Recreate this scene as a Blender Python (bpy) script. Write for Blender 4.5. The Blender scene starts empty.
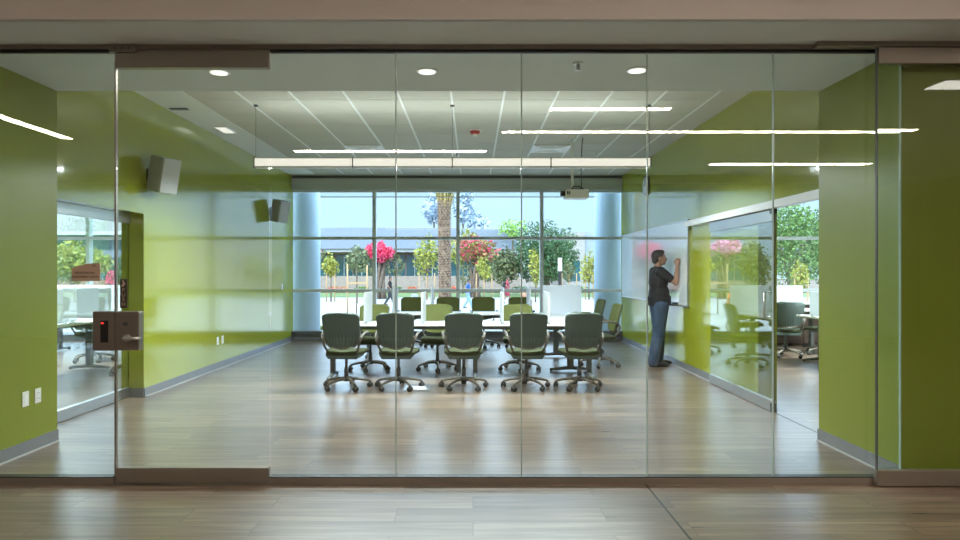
import bpy, bmesh, math, random
from mathutils import Vector, Matrix
random.seed(7)
sc = bpy.context.scene
C = sc.collection
PI = math.pi
R = math.radians

# ------------------------------------------------------------------ camera
F = 640.0; CX = 473.0; CY = 272.5; EYE = 1.4
cam_d = bpy.data.cameras.new('camera'); cam = bpy.data.objects.new('camera', cam_d); C.objects.link(cam)
cam.location = (0, 0, EYE); cam.rotation_euler = (PI/2, 0, 0)
cam_d.sensor_width = 36; cam_d.lens = 36*F/960
cam_d.shift_x = (480-CX)/960; cam_d.shift_y = (CY-270)/960
cam_d.clip_start = .05; cam_d.clip_end = 600
sc.camera = cam

# ------------------------------------------------------------------ sky, sun, exposure
sc.view_settings.view_transform = 'Standard'; sc.view_settings.look = 'None'
sc.view_settings.gamma = 1; sc.view_settings.use_curve_mapping = False
sc.view_settings.exposure = 0.0
sc.cycles.transparent_max_bounces = 32
sc.cycles.max_bounces = 10
sc.cycles.sample_clamp_indirect = 6
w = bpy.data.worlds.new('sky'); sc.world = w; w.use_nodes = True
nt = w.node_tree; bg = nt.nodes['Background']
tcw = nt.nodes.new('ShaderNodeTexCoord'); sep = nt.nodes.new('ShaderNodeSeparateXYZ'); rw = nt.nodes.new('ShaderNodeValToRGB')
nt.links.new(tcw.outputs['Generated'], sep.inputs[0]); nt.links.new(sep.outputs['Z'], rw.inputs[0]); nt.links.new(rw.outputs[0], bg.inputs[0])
SKY = [(0, (.17, .21, .245)), (.06, (.175, .24, .31)), (.15, (.165, .24, .325)), (.24, (.75, .98, 1.28)), (.6, (.82, 1.08, 1.45))]   # overhead sky raised to push added daylight indoors, clear blue low down
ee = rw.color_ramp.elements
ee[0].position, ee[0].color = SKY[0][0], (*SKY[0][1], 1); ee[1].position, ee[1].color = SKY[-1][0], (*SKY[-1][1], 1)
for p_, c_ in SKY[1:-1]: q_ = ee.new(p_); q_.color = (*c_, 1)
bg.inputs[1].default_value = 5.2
sun_d = bpy.data.lights.new('sun', 'SUN'); sun_d.energy = 3.4; sun_d.angle = R(.6); sun_d.color = (1, .95, .86)
sun = bpy.data.objects.new('sun', sun_d); C.objects.link(sun)
sun.rotation_euler = (R(44), 0, R(-28))          # shines from behind the camera, high and a little left
PEND_DOWN, PEND_UP, DOWNLIGHT, STRIP, ADJ = 350, 19, 13, 56, 450

# ------------------------------------------------------------------ key planes
YG = 4.255                    # glass front
YB = 13.17                    # window wall
XL, XR = -3.70, 3.05          # side walls
XLS, XRS = -3.45, 2.88        # front stubs
YST = 5.31
ZC, ZS, ZK = 3.38, 2.906, 3.3 # tile ceiling, soffit, corridor ceiling
def X(px, d): return (px-CX)*d/F
def Z(py, d): return EYE-(py-CY)*d/F

# ------------------------------------------------------------------ materials
MATS = {}
def mat(name, col, rough=.5, metal=0, ior=None, emit=None, es=0, coat=0, alpha=None):
    if name in MATS: return MATS[name]
    m = bpy.data.materials.new(name); m.use_nodes = True
    b = m.node_tree.nodes['Principled BSDF']
    b.inputs['Base Color'].default_value = (*col, 1); b.inputs['Roughness'].default_value = rough
    b.inputs['Metallic'].default_value = metal
    if ior: b.inputs['IOR'].default_value = ior
    if coat: b.inputs['Coat Weight'].default_value = coat; b.inputs['Coat Roughness'].default_value = .1
    if emit: b.inputs['Emission Color'].default_value = (*emit, 1); b.inputs['Emission Strength'].default_value = es
    MATS[name] = m
    return m
def nodes(m): return m.node_tree.nodes, m.node_tree.links, m.node_tree.nodes['Principled BSDF']
def noisy(m, c1, c2, scale, stretch=(1,1,1), detail=4, lo=.35, hi=.65, bump=0, bdist=.01, coord='Object'):
    N, L, b = nodes(m)
    tc = N.new('ShaderNodeTexCoord'); mp = N.new('ShaderNodeMapping'); mp.inputs['Scale'].default_value = stretch
    nz = N.new('ShaderNodeTexNoise'); nz.inputs['Scale'].default_value = scale; nz.inputs['Detail'].default_value = detail
    rp = N.new('ShaderNodeValToRGB'); e = rp.color_ramp.elements
    e[0].position = lo; e[0].color = (*c1, 1); e[1].position = hi; e[1].color = (*c2, 1)
    L.new(tc.outputs[coord], mp.inputs[0]); L.new(mp.outputs[0], nz.inputs['Vector']); L.new(nz.outputs['Fac'], rp.inputs[0])
    L.new(rp.outputs[0], b.inputs['Base Color'])
    if bump:
        bm = N.new('ShaderNodeBump'); bm.inputs['Strength'].default_value = bump; bm.inputs['Distance'].default_value = bdist
        L.new(nz.outputs['Fac'], bm.inputs['Height']); L.new(bm.outputs[0], b.inputs['Normal'])
    return m
def glass(name, tint, ior=1.5, gloss=(1,1,1), rough=0):
    m = bpy.data.materials.new(name); m.use_nodes = True
    N, L = m.node_tree.nodes, m.node_tree.links
    N.clear()
    out = N.new('ShaderNodeOutputMaterial'); mix = N.new('ShaderNodeMixShader')
    tr = N.new('ShaderNodeBsdfTransparent'); gl = N.new('ShaderNodeBsdfGlossy'); fr = N.new('ShaderNodeFresnel')
    geo = N.new('ShaderNodeNewGeometry'); mx = N.new('ShaderNodeMapRange')
    mx.inputs['To Min'].default_value = ior; mx.inputs['To Max'].default_value = 1/ior
    L.new(geo.outputs['Backfacing'], mx.inputs['Value']); L.new(mx.outputs[0], fr.inputs['IOR'])
    tr.inputs[0].default_value = (*tint, 1); gl.inputs[0].default_value = (*gloss, 1); gl.inputs['Roughness'].default_value = rough
    L.new(fr.outputs[0], mix.inputs[0]); L.new(tr.outputs[0], mix.inputs[1]); L.new(gl.outputs[0], mix.inputs[2])
    L.new(mix.outputs[0], out.inputs[0])
    MATS[name] = m
    return m

M_glass = glass('front_glass', (.938, .98, .968))
M_winglass = glass('window_glass', (.975, .99, .99))
M_doorglass = glass('door_glass', (.95, .985, .97), ior=2.3)
M_edge = mat('glass_edge', (.42, .55, .52), .15)

def wood_floor():
    m = mat('plank_floor', (.3, .25, .2), .3)
    N, L, b = nodes(m)
    tc = N.new('ShaderNodeTexCoord')
    br = N.new('ShaderNodeTexBrick'); br.offset = .37; br.offset_frequency = 2
    br.inputs['Scale'].default_value = 1; br.inputs['Brick Width'].default_value = 1.2; br.inputs['Row Height'].default_value = .2
    br.inputs['Mortar Size'].default_value = .003; br.inputs['Mortar Smooth'].default_value = .2
    br.inputs['Color1'].default_value = (0, 0, 0, 1); br.inputs['Color2'].default_value = (1, 1, 1, 1); br.inputs['Mortar'].default_value = (.5, .5, .5, 1)
    L.new(tc.outputs['Object'], br.inputs['Vector'])
    # grain runs along X, each plank shifted
    mp = N.new('ShaderNodeMapping'); mp.inputs['Scale'].default_value = (.55, 9, 1)
    ad = N.new('ShaderNodeVectorMath'); ad.operation = 'ADD'
    sc_ = N.new('ShaderNodeVectorMath'); sc_.operation = 'SCALE'; sc_.inputs['Scale'].default_value = 13
    L.new(br.outputs['Color'], sc_.inputs[0]); L.new(tc.outputs['Object'], ad.inputs[0]); L.new(sc_.outputs[0], ad.inputs[1])
    L.new(ad.outputs[0], mp.inputs[0])
    nz = N.new('ShaderNodeTexNoise'); nz.inputs['Scale'].default_value = 2.2; nz.inputs['Detail'].default_value = 6; nz.inputs['Roughness'].default_value = .62; nz.inputs['Distortion'].default_value = .4
    L.new(mp.outputs[0], nz.inputs['Vector'])
    rp = N.new('ShaderNodeValToRGB'); e = rp.color_ramp.elements
    e[0].position = .28; e[0].color = (.075, .056, .04, 1); e[1].position = .74; e[1].color = (.285, .21, .148, 1)
    el = e.new(.5); el.color = (.165, .12, .085, 1)
    L.new(nz.outputs['Fac'], rp.inputs[0])
    hs = N.new('ShaderNodeHueSaturation')
    mr = N.new('ShaderNodeMapRange'); mr.inputs['To Min'].default_value = .78; mr.inputs['To Max'].default_value = 1.2
    L.new(br.outputs['Color'], mr.inputs['Value']); L.new(mr.outputs[0], hs.inputs['Value']); L.new(rp.outputs[0], hs.inputs['Color'])
    mxx = N.new('ShaderNodeMixRGB'); mxx.inputs['Color2'].default_value = (.07, .055, .045, 1)
    L.new(br.outputs['Fac'], mxx.inputs['Fac']); L.new(hs.outputs[0], mxx.inputs['Color1'])
    L.new(mxx.outputs[0], b.inputs['Base Color'])
    rr = N.new('ShaderNodeMapRange'); rr.inputs['To Min'].default_value = .26; rr.inputs['To Max'].default_value = .31
    L.new(nz.outputs['Fac'], rr.inputs['Value']); L.new(rr.outputs[0], b.inputs['Roughness'])
    b.inputs['IOR'].default_value = 1.85
    bp = N.new('ShaderNodeBump'); bp.inputs['Strength'].default_value = .012; bp.inputs['Distance'].default_value = .003
    L.new(nz.outputs['Fac'], bp.inputs['Height']); L.new(bp.outputs[0], b.inputs['Normal'])
    return m
M_floor = wood_floor()

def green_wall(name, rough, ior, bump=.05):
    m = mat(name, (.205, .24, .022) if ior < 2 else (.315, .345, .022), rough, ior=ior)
    N, L, b = nodes(m)
    tc = N.new('ShaderNodeTexCoord'); mp = N.new('ShaderNodeMapping'); mp.inputs['Scale'].default_value = (7, 7, .35)
    nz = N.new('ShaderNodeTexNoise'); nz.inputs['Scale'].default_value = 1.6; nz.inputs['Detail'].default_value = 3
    bp = N.new('ShaderNodeBump'); bp.inputs['Strength'].default_value = bump; bp.inputs['Distance'].default_value = .02
    L.new(tc.outputs['Object'], mp.inputs[0]); L.new(mp.outputs[0], nz.inputs['Vector']); L.new(nz.outputs['Fac'], bp.inputs['Height'])
    L.new(bp.outputs[0], b.inputs['Normal'])
    return m
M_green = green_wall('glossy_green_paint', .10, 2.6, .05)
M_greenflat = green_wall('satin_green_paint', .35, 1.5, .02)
M_base = mat('grey_rubber_base', (.17, .18, .19), .25, ior=1.8)
M_basetrim = mat('pale_base_edge', (.42, .42, .42), .35)
M_tile = noisy(mat('ceiling_tile', (.5, .5, .42), .9), (.50, .49, .42), (.55, .54, .47), 60)
M_tbar = mat('white_ceiling_bar', (.82, .83, .8), .5)
M_gyp = mat('ceiling_paint', (.60, .65, .64), .85)
M_corr = mat('corridor_paint', (.86, .84, .82), .7)
M_bulk = mat('bulkhead_paint', (.5, .53, .48), .7)
M_alum = mat('satin_aluminium', (.62, .63, .62), .32, 1)
M_steel = noisy(mat('brushed_steel', (.5, .45, .4), .35, .7), (.30, .27, .235), (.32, .29, .25), 6, (1, 1, 40))
M_mull = mat('mullion_paint', (.6, .65, .65), .45)
M_white = mat('white_laminate', (.82, .83, .84), .3)
M_plastic = mat('white_plastic', (.75, .75, .72), .4)
M_black = mat('black_plastic', (.015, .015, .016), .4)
M_dgrey = mat('dark_grey_metal', (.10, .11, .11), .4, .3)
M_seatgrey = mat('chair_grey_plastic', (.08, .116, .108), .5)
M_frame = mat('chair_frame_taupe', (.19, .17, .14), .45, .2)
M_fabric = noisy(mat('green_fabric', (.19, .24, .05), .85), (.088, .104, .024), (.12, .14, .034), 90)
M_fabric_shaded = noisy(mat('green_fabric_shaded', (.05, .06, .015), .9), (.028, .036, .012), (.042, .052, .016), 90)  # same green fabric as the backs, with shade put into its colour
M_arm = mat('armrest_taupe', (.10, .09, .075), .5)
M_cast = mat('caster_rubber', (.06, .06, .055), .5)
M_lamp = mat('lamp_diffuser', (.9, .9, .88), .4, emit=(1, .88, .8), es=.85)
M_strip = mat('strip_diffuser', (.9, .9, .88), .4, emit=(1, .83, .68), es=STRIP)
M_down = mat('downlight_lens', (.9, .9, .88), .4, emit=(1, .95, .88), es=1.2)
M_beige = mat('sign_tan', (.55, .41, .30), .5)
M_brown = mat('sign_brown', (.05, .036, .028), .5)
M_txt = mat('sign_text_dark', (.03, .02, .015), .5)
M_txtl = mat('sign_text_light', (.6, .5, .4), .5)
M_red = mat('red_plastic', (.4, .03, .02), .4)
M_led = mat('red_indicator', (.3, .01, .01), .4, emit=(1, .05, .03), es=1.5)
M_board = mat('whiteboard_gloss', (.78, .82, .84), .06, ior=3.6)
M_skin = mat('skin', (.27, .14, .09), .5)
M_shade = glass('shade_fabric', (.93, .95, .95), ior=1.05)

# ------------------------------------------------------------------ mesh helpers
class MB:
    def __init__(s): s.v = []; s.f = []; s.sm = []
    def add(s, vs, fs, smooth=False):
        o = len(s.v); s.v += [tuple(p) for p in vs]; s.f += [tuple(i+o for i in f) for f in fs]; s.sm += [smooth]*len(fs)
        return s
    def box(s, x0, x1, y0, y1, z0, z1):
        x0, x1 = min(x0, x1), max(x0, x1); y0, y1 = min(y0, y1), max(y0, y1); z0, z1 = min(z0, z1), max(z0, z1)
        return s.add([(x0,y0,z0),(x1,y0,z0),(x1,y1,z0),(x0,y1,z0),(x0,y0,z1),(x1,y0,z1),(x1,y1,z1),(x0,y1,z1)],
                     [(0,3,2,1),(4,5,6,7),(0,1,5,4),(1,2,6,5),(2,3,7,6),(3,0,4,7)])
    def rbox(s, x0, x1, y0, y1, z0, z1, r=.01, seg=2, M=None):
        bm = bmesh.new(); bmesh.ops.create_cube(bm, size=1)
        for v in bm.verts: v.co = Vector(((x0+x1)/2+v.co.x*(x1-x0), (y0+y1)/2+v.co.y*(y1-y0), (z0+z1)/2+v.co.z*(z1-z0)))
        r = min(r, (x1-x0)*.49, (y1-y0)*.49, (z1-z0)*.49)
        bmesh.ops.bevel(bm, geom=bm.edges[:], offset=r, segments=seg, affect='EDGES', profile=.5)
        bm.verts.index_update()
        vs = [(M @ v.co if M else v.co.copy()) for v in bm.verts]
        s.add(vs, [[v.index for v in f.verts] for f in bm.faces], False); bm.free(); return s
    def tube(s, pts, r, seg=10, cap=True, flat=1.0):
        pts = [Vector(p) for p in pts]; n = len(pts)
        rs = r if isinstance(r, (list, tuple)) else [r]*n
        vs = []; up = None
        for i, p in enumerate(pts):
            t = (pts[min(i+1, n-1)]-pts[max(i-1, 0)]).normalized()
            if up is None:
                up = Vector((0, 0, 1)) if abs(t.z) < .9 else Vector((1, 0, 0))
            a = t.cross(up).normalized(); b = a.cross(t).normalized(); up = b
            for k in range(seg):
                th = 2*PI*k/seg
                vs.append(p+a*math.cos(th)*rs[i]+b*math.sin(th)*rs[i]*flat)
        fs = [(i*seg+k, i*seg+(k+1) % seg, (i+1)*seg+(k+1) % seg, (i+1)*seg+k) for i in range(n-1) for k in range(seg)]
        if cap: fs += [tuple(range(seg))[::-1], tuple((n-1)*seg+k for k in range(seg))]
        return s.add(vs, fs, True)
    def cyl(s, p, q, r, seg=16, r2=None): return s.tube([p, q], [r, r if r2 is None else r2], seg)
    def ball(s, c, rad, seg=14, rings=9, M=None):
        rx, ry, rz = rad if isinstance(rad, (tuple, list)) else (rad,)*3
        c = Vector(c); vs = []; 
        for i in range(rings+1):
            ph = PI*i/rings
            for k in range(seg):
                th = 2*PI*k/seg
                p = Vector((rx*math.sin(ph)*math.cos(th), ry*math.sin(ph)*math.sin(th), rz*math.cos(ph)))
                if M: p = M @ p
                vs.append(c+p)
        fs = [(i*seg+k, (i+1)*seg+k, (i+1)*seg+(k+1) % seg, i*seg+(k+1) % seg) for i in range(rings) for k in range(seg)]
        return s.add(vs, fs, True)
    def prism(s, poly, axis, a, b):
        """poly: 2-D outline counter-clockwise; extruded along axis 'x','y' or 'z' from a to b"""
        n = len(poly)
        def P(u, v, w): return {'x': (w, u, v), 'y': (u, w, v), 'z': (u, v, w)}[axis]
        vs = [P(u, v, a) for u, v in poly]+[P(u, v, b) for u, v in poly]
        fs = [tuple(range(n))[::-1], tuple(range(n, 2*n))]+[(i, (i+1) % n, n+(i+1) % n, n+i) for i in range(n)]
        return s.add(vs, fs)
    def surf(s, fn, nu, nv, th):
        """closed sheet: fn(u,v)->(point, normal), thickness th along the normal"""
        A, B = [], []
        for i in range(nu+1):
            for j in range(nv+1):
                p, n = fn(i/nu, j/nv); A.append(Vector(p)); B.append(Vector(p)+Vector(n)*th)
        o = len(A); W = nv+1
        fs = []
        for i in range(nu):
            for j in range(nv):
                a = i*W+j
                fs.append((a, a+1, a+W+1, a+W)); fs.append((o+a, o+a+W, o+a+W+1, o+a+1))
        for i in range(nu):
            a = i*W; fs.append((a, a+W, o+a+W, o+a)); a = i*W+nv; fs.append((a, o+a, o+a+W, a+W))
        for j in range(nv):
            fs.append((j, o+j, o+j+1, j+1)); a = nu*W+j; fs.append((a, a+1, o+a+1, o+a))
        return s.add(A+B, fs, True)
    def build(s, name, m, parent=None, fix=True):
        me = bpy.data.meshes.new(name); me.from_pydata(s.v, [], s.f)
        for p, f in zip(me.polygons, s.sm): p.use_smooth = f
        if fix:
            bm = bmesh.new(); bm.from_mesh(me); bmesh.ops.recalc_face_normals(bm, faces=bm.faces[:]); bm.to_mesh(me); bm.free()
        me.materials.append(m)
        o = bpy.data.objects.new(name, me); C.objects.link(o)
        if parent is not None: o.parent = parent
        return o
def tag(o, label=None, cat=None, group=None, kind=None):
    if label: o['label'] = label
    if cat: o['category'] = cat
    if group: o['group'] = group
    if kind: o['kind'] = kind
    return o
def thing(name, label, cat, loc=(0,0,0), rz=0, group=None, kind=None):
    o = bpy.data.objects.new(name, None); C.objects.link(o); o.location = loc; o.rotation_euler = (0, 0, rz); o.empty_display_size = .1
    return tag(o, label, cat, group, kind)
def struct(name, mb, m, label, cat): return tag(mb.build(name, m), label, cat, None, 'structure')
def copy_tree(o, parent=None):
    c = o.copy(); C.objects.link(c); c.parent = parent
    for ch in list(o.children): copy_tree(ch, c)
    return c
def text(name, body, m, size, loc, rot, parent, ext=.0008, align='CENTER', sx=1):
    cu = bpy.data.curves.new(name, 'FONT'); cu.body = body; cu.size = size; cu.extrude = ext; cu.align_x = align; cu.align_y = 'CENTER'
    cu.materials.append(m); tmp = bpy.data.objects.new('lettering_curve', cu)
    me = bpy.data.meshes.new_from_object(tmp); bpy.data.objects.remove(tmp); bpy.data.curves.remove(cu)
    o = bpy.data.objects.new(name, me); C.objects.link(o)
    o.location = loc; o.rotation_euler = rot; o.scale = (sx, 1, 1); o.parent = parent
    return o
def area(name, loc, rot, sx, sy, power, col, parent=None):
    l = bpy.data.lights.new(name, 'AREA'); l.spread = R(168); l.shape = 'RECTANGLE'; l.size = sx; l.size_y = sy; l.energy = power; l.color = col
    o = bpy.data.objects.new(name, l); C.objects.link(o); o.location = loc; o.rotation_euler = rot; o.parent = parent
    return o

# ================================================================== THE SHELL
XA0, XA1 = -9.6, 9.2          # outer walls of the neighbouring rooms
struct('floor', MB().box(XA0-.3, XA1+.3, -5.2, YB+.25, -.2, 0), M_floor, 'wood-look plank tile floor through corridor and classroom', 'floor')
struct('trim_1', MB().box(1.135, 1.147, -5, YG-.02, -.002, .0015), M_black, 'dark expansion joint strip across the corridor floor', 'floor joint')
# ceilings
struct('ceiling', MB().box(XL-.05, XR+.05, YST, YB, ZC, ZC+.1), M_tile, 'beige acoustic tile ceiling of the glazed classroom', 'ceiling')
cg = thing('ceiling_grid', 'white metal bars of the acoustic tile ceiling', 'ceiling grid', (0, 0, ZC), kind='structure')
xs = [-.243+.589*k for k in range(-5, 6)]
for x in xs: MB().box(x-.013, x+.013, YST, YB-.35, -.006, .0).build('grid_bar', M_tbar, cg)
mb = MB(); y = YST+.2
while y < YB-.4:
    mb.box(xs[0], xs[-1], y-.004, y+.004, -.003, 0); y += .61
mb.build('cross_bar', M_bulk, cg)
struct('ceiling_border', MB().box(XL, xs[0]-.013, YST, YB-.3, ZC-.006, ZC), M_tbar, 'smooth white border along left side of the tile ceiling', 'ceiling border')
struct('ceiling_soffit', MB().box(XL-.3, XR+.3, 3.82, YST, ZS, ZC+.1), M_gyp, 'smooth painted soffit above the glass front', 'soffit')
struct('ceiling_corridor', MB().box(XA0-.3, XA1+.3, -5.2, 3.82, ZK, ZK+.18), M_corr, 'plain corridor ceiling in front of the glass', 'ceiling')
struct('wall_header', MB().box(XA0, XA1, 3.80, 3.83, ZS, ZK).box(XA0, XL-.3, 3.83, YST, ZS, ZK+.1).box(XR+.3, XA1, 3.83, YST, ZS, ZK+.1), M_corr, 'beige bulkhead face hanging from the corridor ceiling', 'bulkhead')
struct('wall_corridor', MB().box(XA0-.3, XA1+.3, -5.4, -5.2, 0, ZK).box(XA0-.5, XA0-.3, -5.4, 3.83, 0, ZK).box(XA1+.3, XA1+.5, -5.4, 3.83, 0, ZK), mat('corridor_wall_brown', (.13, .10, .08), .6), 'dark brown walls closing the corridor behind the viewer', 'wall')
struct('ceiling_neighbour', MB().box(XA0-.3, XL-.25, YST-.02, YB, 3.0, ZC+.1).box(XR+.25, XA1+.3, YST-.02, YB, 3.0, ZC+.1), M_gyp, 'pale ceilings of the rooms left and right', 'ceiling')
struct('roof', MB().box(XA0-.6, XA1+.6, -5.6, YB+.3, ZC+.1, ZC+.5), M_gyp, 'flat roof slab above all the rooms', 'roof')

# left wall: stub, header over the opening, long glossy wall
YLO = F/89.0                   # far jamb of the left opening
ZLO = 2.06
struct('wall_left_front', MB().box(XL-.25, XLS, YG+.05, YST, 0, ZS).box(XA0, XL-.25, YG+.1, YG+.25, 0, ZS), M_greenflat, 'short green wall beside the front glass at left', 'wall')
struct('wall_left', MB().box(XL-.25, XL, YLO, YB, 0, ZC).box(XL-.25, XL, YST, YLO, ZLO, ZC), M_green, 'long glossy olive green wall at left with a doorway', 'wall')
struct('baseboard_left', MB().box(XL, XL+.012, YLO, YB-.05, .012, .10).box(XL-.17, XL+.0, YLO-.012, YLO, .0, .10), M_base, 'grey rubber base along the long left wall', 'baseboard')
struct('baseboard_left_edge', MB().box(XL, XL+.02, YLO, YB-.05, 0, .012), M_basetrim, 'pale bottom edge of the long left base', 'baseboard')
struct('baseboard_left_front', MB().box(XLS, XLS+.012, YG+.08, YST, .012, .10), M_base, 'grey rubber base on the short left wall', 'baseboard')
struct('baseboard_left_front_edge', MB().box(XLS, XLS+.02, YG+.08, YST, 0, .012), M_basetrim, 'pale bottom edge of the short left base', 'baseboard')
# right wall
YRO = F/93.5
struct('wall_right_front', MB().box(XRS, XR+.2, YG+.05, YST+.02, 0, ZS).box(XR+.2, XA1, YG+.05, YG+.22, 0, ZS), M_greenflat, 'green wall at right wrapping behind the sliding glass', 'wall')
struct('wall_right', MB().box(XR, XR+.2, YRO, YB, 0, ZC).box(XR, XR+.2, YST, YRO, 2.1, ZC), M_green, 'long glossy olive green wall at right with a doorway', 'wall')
struct('baseboard_right', MB().box(XR-.012, XR, 8.16, YB-.05, .012, .10), M_base, 'grey rubber base along the long right wall', 'baseboard')
struct('baseboard_right_edge', MB().box(XR-.02, XR, 8.16, YB-.05, 0, .012), M_basetrim, 'pale bottom edge of the long right base', 'baseboard')
struct('baseboard_right_front', MB().box(XRS-.012, XRS, YG+.06, YST+.02, .012, .10), M_base, 'grey rubber base on the short right wall', 'baseboard')
struct('baseboard_right_front_edge', MB().box(XRS-.02, XRS, YG+.06, YST+.02, 0, .012), M_basetrim, 'pale bottom edge of the short right base', 'baseboard')
# outer walls of neighbour rooms
struct('wall_far_left', MB().box(XA0-.3, XA0, YG+.1, YB+.2, 0, ZC), M_gyp, 'far side wall of the room at left', 'wall')
struct('wall_far_right', MB().box(XA1, XA1+.3, YG+.05, YB+.2, 0, ZC), M_gyp, 'far side wall of the room at right', 'wall')

# back: bulkhead, curb, window bands
ZH = 3.09
struct('wall_back', MB().box(XL, XR, YB-.12, YB+.14, ZH, ZC-.06).box(XA0, XL-.25, YB-.05, YB+.14, 2.95, ZC).box(XR+.25, XA1, YB-.05, YB+.14, 2.95, ZC), M_bulk, 'grey green bulkhead above the back windows', 'wall')
struct('trim_2', MB().box(XL, XR, YB-.08, YB+.14, ZC-.06, ZC), M_dgrey, 'dark shadow gap between bulkhead and tile ceiling', 'trim')
struct('wall_back_low', MB().box(XA0, XA1, YB-.03, YB+.14, 0, .12), M_base, 'dark low curb under the back windows', 'wall')
struct('trim_3', MB().box(XL, XR, YB-.12, YB+.14, .12, .2), M_dgrey, 'grey sill along the bottom of the back windows', 'sill')
def window(n, x0, x1, cols, label):
    w = thing('window_%d' % n, label, 'window', ((x0+x1)/2, YB, 0), kind='structure'); cx = (x0+x1)/2
    zt = ZH if n == 2 else 2.95
    zs = [.16, 1.03, 2.105, zt]
    f = MB()
    f.box(x0-cx, x1-cx, -.05, .08, zt-.04, zt+.02); 
    fr = f.build('frame_head', M_mull, w)
    for z in (zs[1], zs[2]): MB().box(x0-cx, x1-cx, -.05, .07, z-.03, z+.03).build('transom', M_mull, w)
    for c in cols: MB().box(c-cx-.035, c-cx+.035, -.06, .08, .2, zt).build('mullion', M_mull, w)
    MB().box(x0-cx, x1-cx, .01, .022, .14, zt).build('pane', M_winglass, w)
    return w
window(2, XL, XR, [X(374.5, YB), X(458, YB), X(541.5, YB)], 'wide classroom window wall with three slim mullions')
window(1, XA0, XL-.25, [XA0+.03, -7.9, -6.3, -5.0, XL-.28], 'window wall of the room at left')
window(3, XR+.25, XA1, [XR+.28, 4.9, 8.0, XA1-.03], 'window wall of the room at right')
sh = thing('roller_shade', 'thin pale roller shade edge along top of the classroom windows', 'shade', (0, YB-.02, ZH))
MB().box(X(320.5, YB), X(595.5, YB), -.012, -.008, -.13, 0).build('fabric', M_shade, sh)
MB().box(X(320.5, YB), X(595.5, YB), -.016, -.004, -.15, -.13).build('hem_bar', M_alum, sh)

# ================================================================== GLASS FRONT
GT = .012
joints = [116.6, 270, 396, 521.5, 647, 773, 900]
gx = [(j-CX)*YG/F for j in joints]
ZG0, ZG1 = .045, 2.866
def pane(n, x0, x1, label):
    t = thing('window_%d' % n, label, 'glass panel', ((x0+x1)/2, YG, 0), kind='structure'); h = (x1-x0)/2
    MB().box(-h+.002, h-.002, -GT/2, GT/2, ZG0-.02, ZG1+.02).build('pane', M_glass, t)
    MB().box(h-.004, h+.004, -GT/2-.001, GT/2+.001, ZG0, ZG1).build('joint', M_edge, t)
    return t
pane(4, -5.4, gx[0]-.006, 'fixed glass panel left of the door carrying the tan sign')
pane(5, gx[1]+.006, gx[2], 'fixed glass panel first to the right of the door')
pane(6, gx[2], gx[3], 'fixed glass panel second to the right of the door')
pane(7, gx[3], gx[4], 'middle fixed glass panel before the right chairs')
pane(8, gx[4], gx[5], 'fixed glass panel in front of the standing man')
pane(9, gx[5], gx[6], 'rightmost fixed glass panel meeting the green wall')
struct('trim_4', MB().box(-5.4, gx[0]-.004, YG-.03, YG+.03, 0, ZG0).box(gx[1]+.004, gx[6], YG-.03, YG+.03, 0, ZG0), M_steel, 'low steel floor channel under the fixed glass', 'channel')
struct('trim_5', MB().box(-5.4, XRS, YG-.03, YG+.03, ZG1+.012, ZS).box(gx[0]-.004, gx[1]+.004, YG-.02, YG+.02, 2.867, 2.879), M_steel, 'slim steel head channel above the glass front', 'channel')
struct('trim_6', MB().box(-5.4, gx[0]-.004, YG-.012, YG+.012, ZG1-.008, ZG1+.012).box(gx[1]+.004, gx[6], YG-.012, YG+.012, ZG1-.008, ZG1+.012).box(-5.4, gx[0]-.004, YG-.031, YG+.031, ZG0, ZG0+.005).box(gx[1]+.004, gx[6], YG-.031, YG+.031, ZG0, ZG0+.005), M_black, 'black gaskets along head and floor channels', 'gasket')
# hinged glass door
dr = thing('door_1', 'frameless glass entrance door with steel top and bottom rails', 'door', ((gx[0]+gx[1])/2, YG, 0), kind='structure')
h = (gx[1]-gx[0])/2-.004
MB().box(-h, h, -GT/2, GT/2, .10, 2.76).build('pane', M_glass, dr)
MB().rbox(-h, h, -.025, .025, .006, .108, .004).build('bottom_rail', M_steel, dr)
MB().rbox(-h, h, -.025, .025, 2.755, 2.8655, .003).build('top_rail', M_steel, dr)
MB().box(-h-.012, -h-.002, -.012, .012, .01, 2.80).build('edge_strip', M_steel, dr)
pk = MB().box(-h-.03, -h+.14, -.045, -.026, 2.852, 2.895).build('pivot_plate', M_steel, dr)
for k in range(3): MB().cyl((-h+.01+.045*k, -.0455, 2.876), (-h+.01+.045*k, -.048, 2.876), .006, 10).build('screw', M_black, pk)
s = YG-.045
lp = MB().rbox(-h+.001, -h+.16, -.03, .03, .884, 1.143, .006).build('lock_plate', M_steel, dr)
lv = MB().cyl((-h+.085, -.03, .968), (-h+.085, -.05, .968), .024, 16).tube([(-h+.085, -.05, .968), (-h+.085, -.075, .968), (-h+.10, -.083, .968), (-h+.195, -.083, .972)], [.011, .011, .012, .009], 10).build('lever_handle', M_alum, lp)
MB().cyl((-h+.075, -.03, 1.062), (-h+.075, -.038, 1.062), .014, 14).box(-h+.062, -h+.088, -.051, -.037, 1.058, 1.066).build('thumb_turn', M_dgrey, lp)
# card reader on the fixed panel
rd = thing('card_reader', 'steel card reader lock box on glass beside the door handle', 'card reader', ((94.5-CX)*YG/F, YG, 1.013))
MB().rbox(.004, .148, -.03, .03, -.13, .13, .005).build('housing', M_steel, rd)
sl = MB().rbox(.058, .108, -.034, -.029, -.075, .07, .002).build('reader_slot', M_black, rd)
MB().box(.064, .08, -.0355, -.0338, .048, .058).build('indicator_light', M_led, sl)
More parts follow.
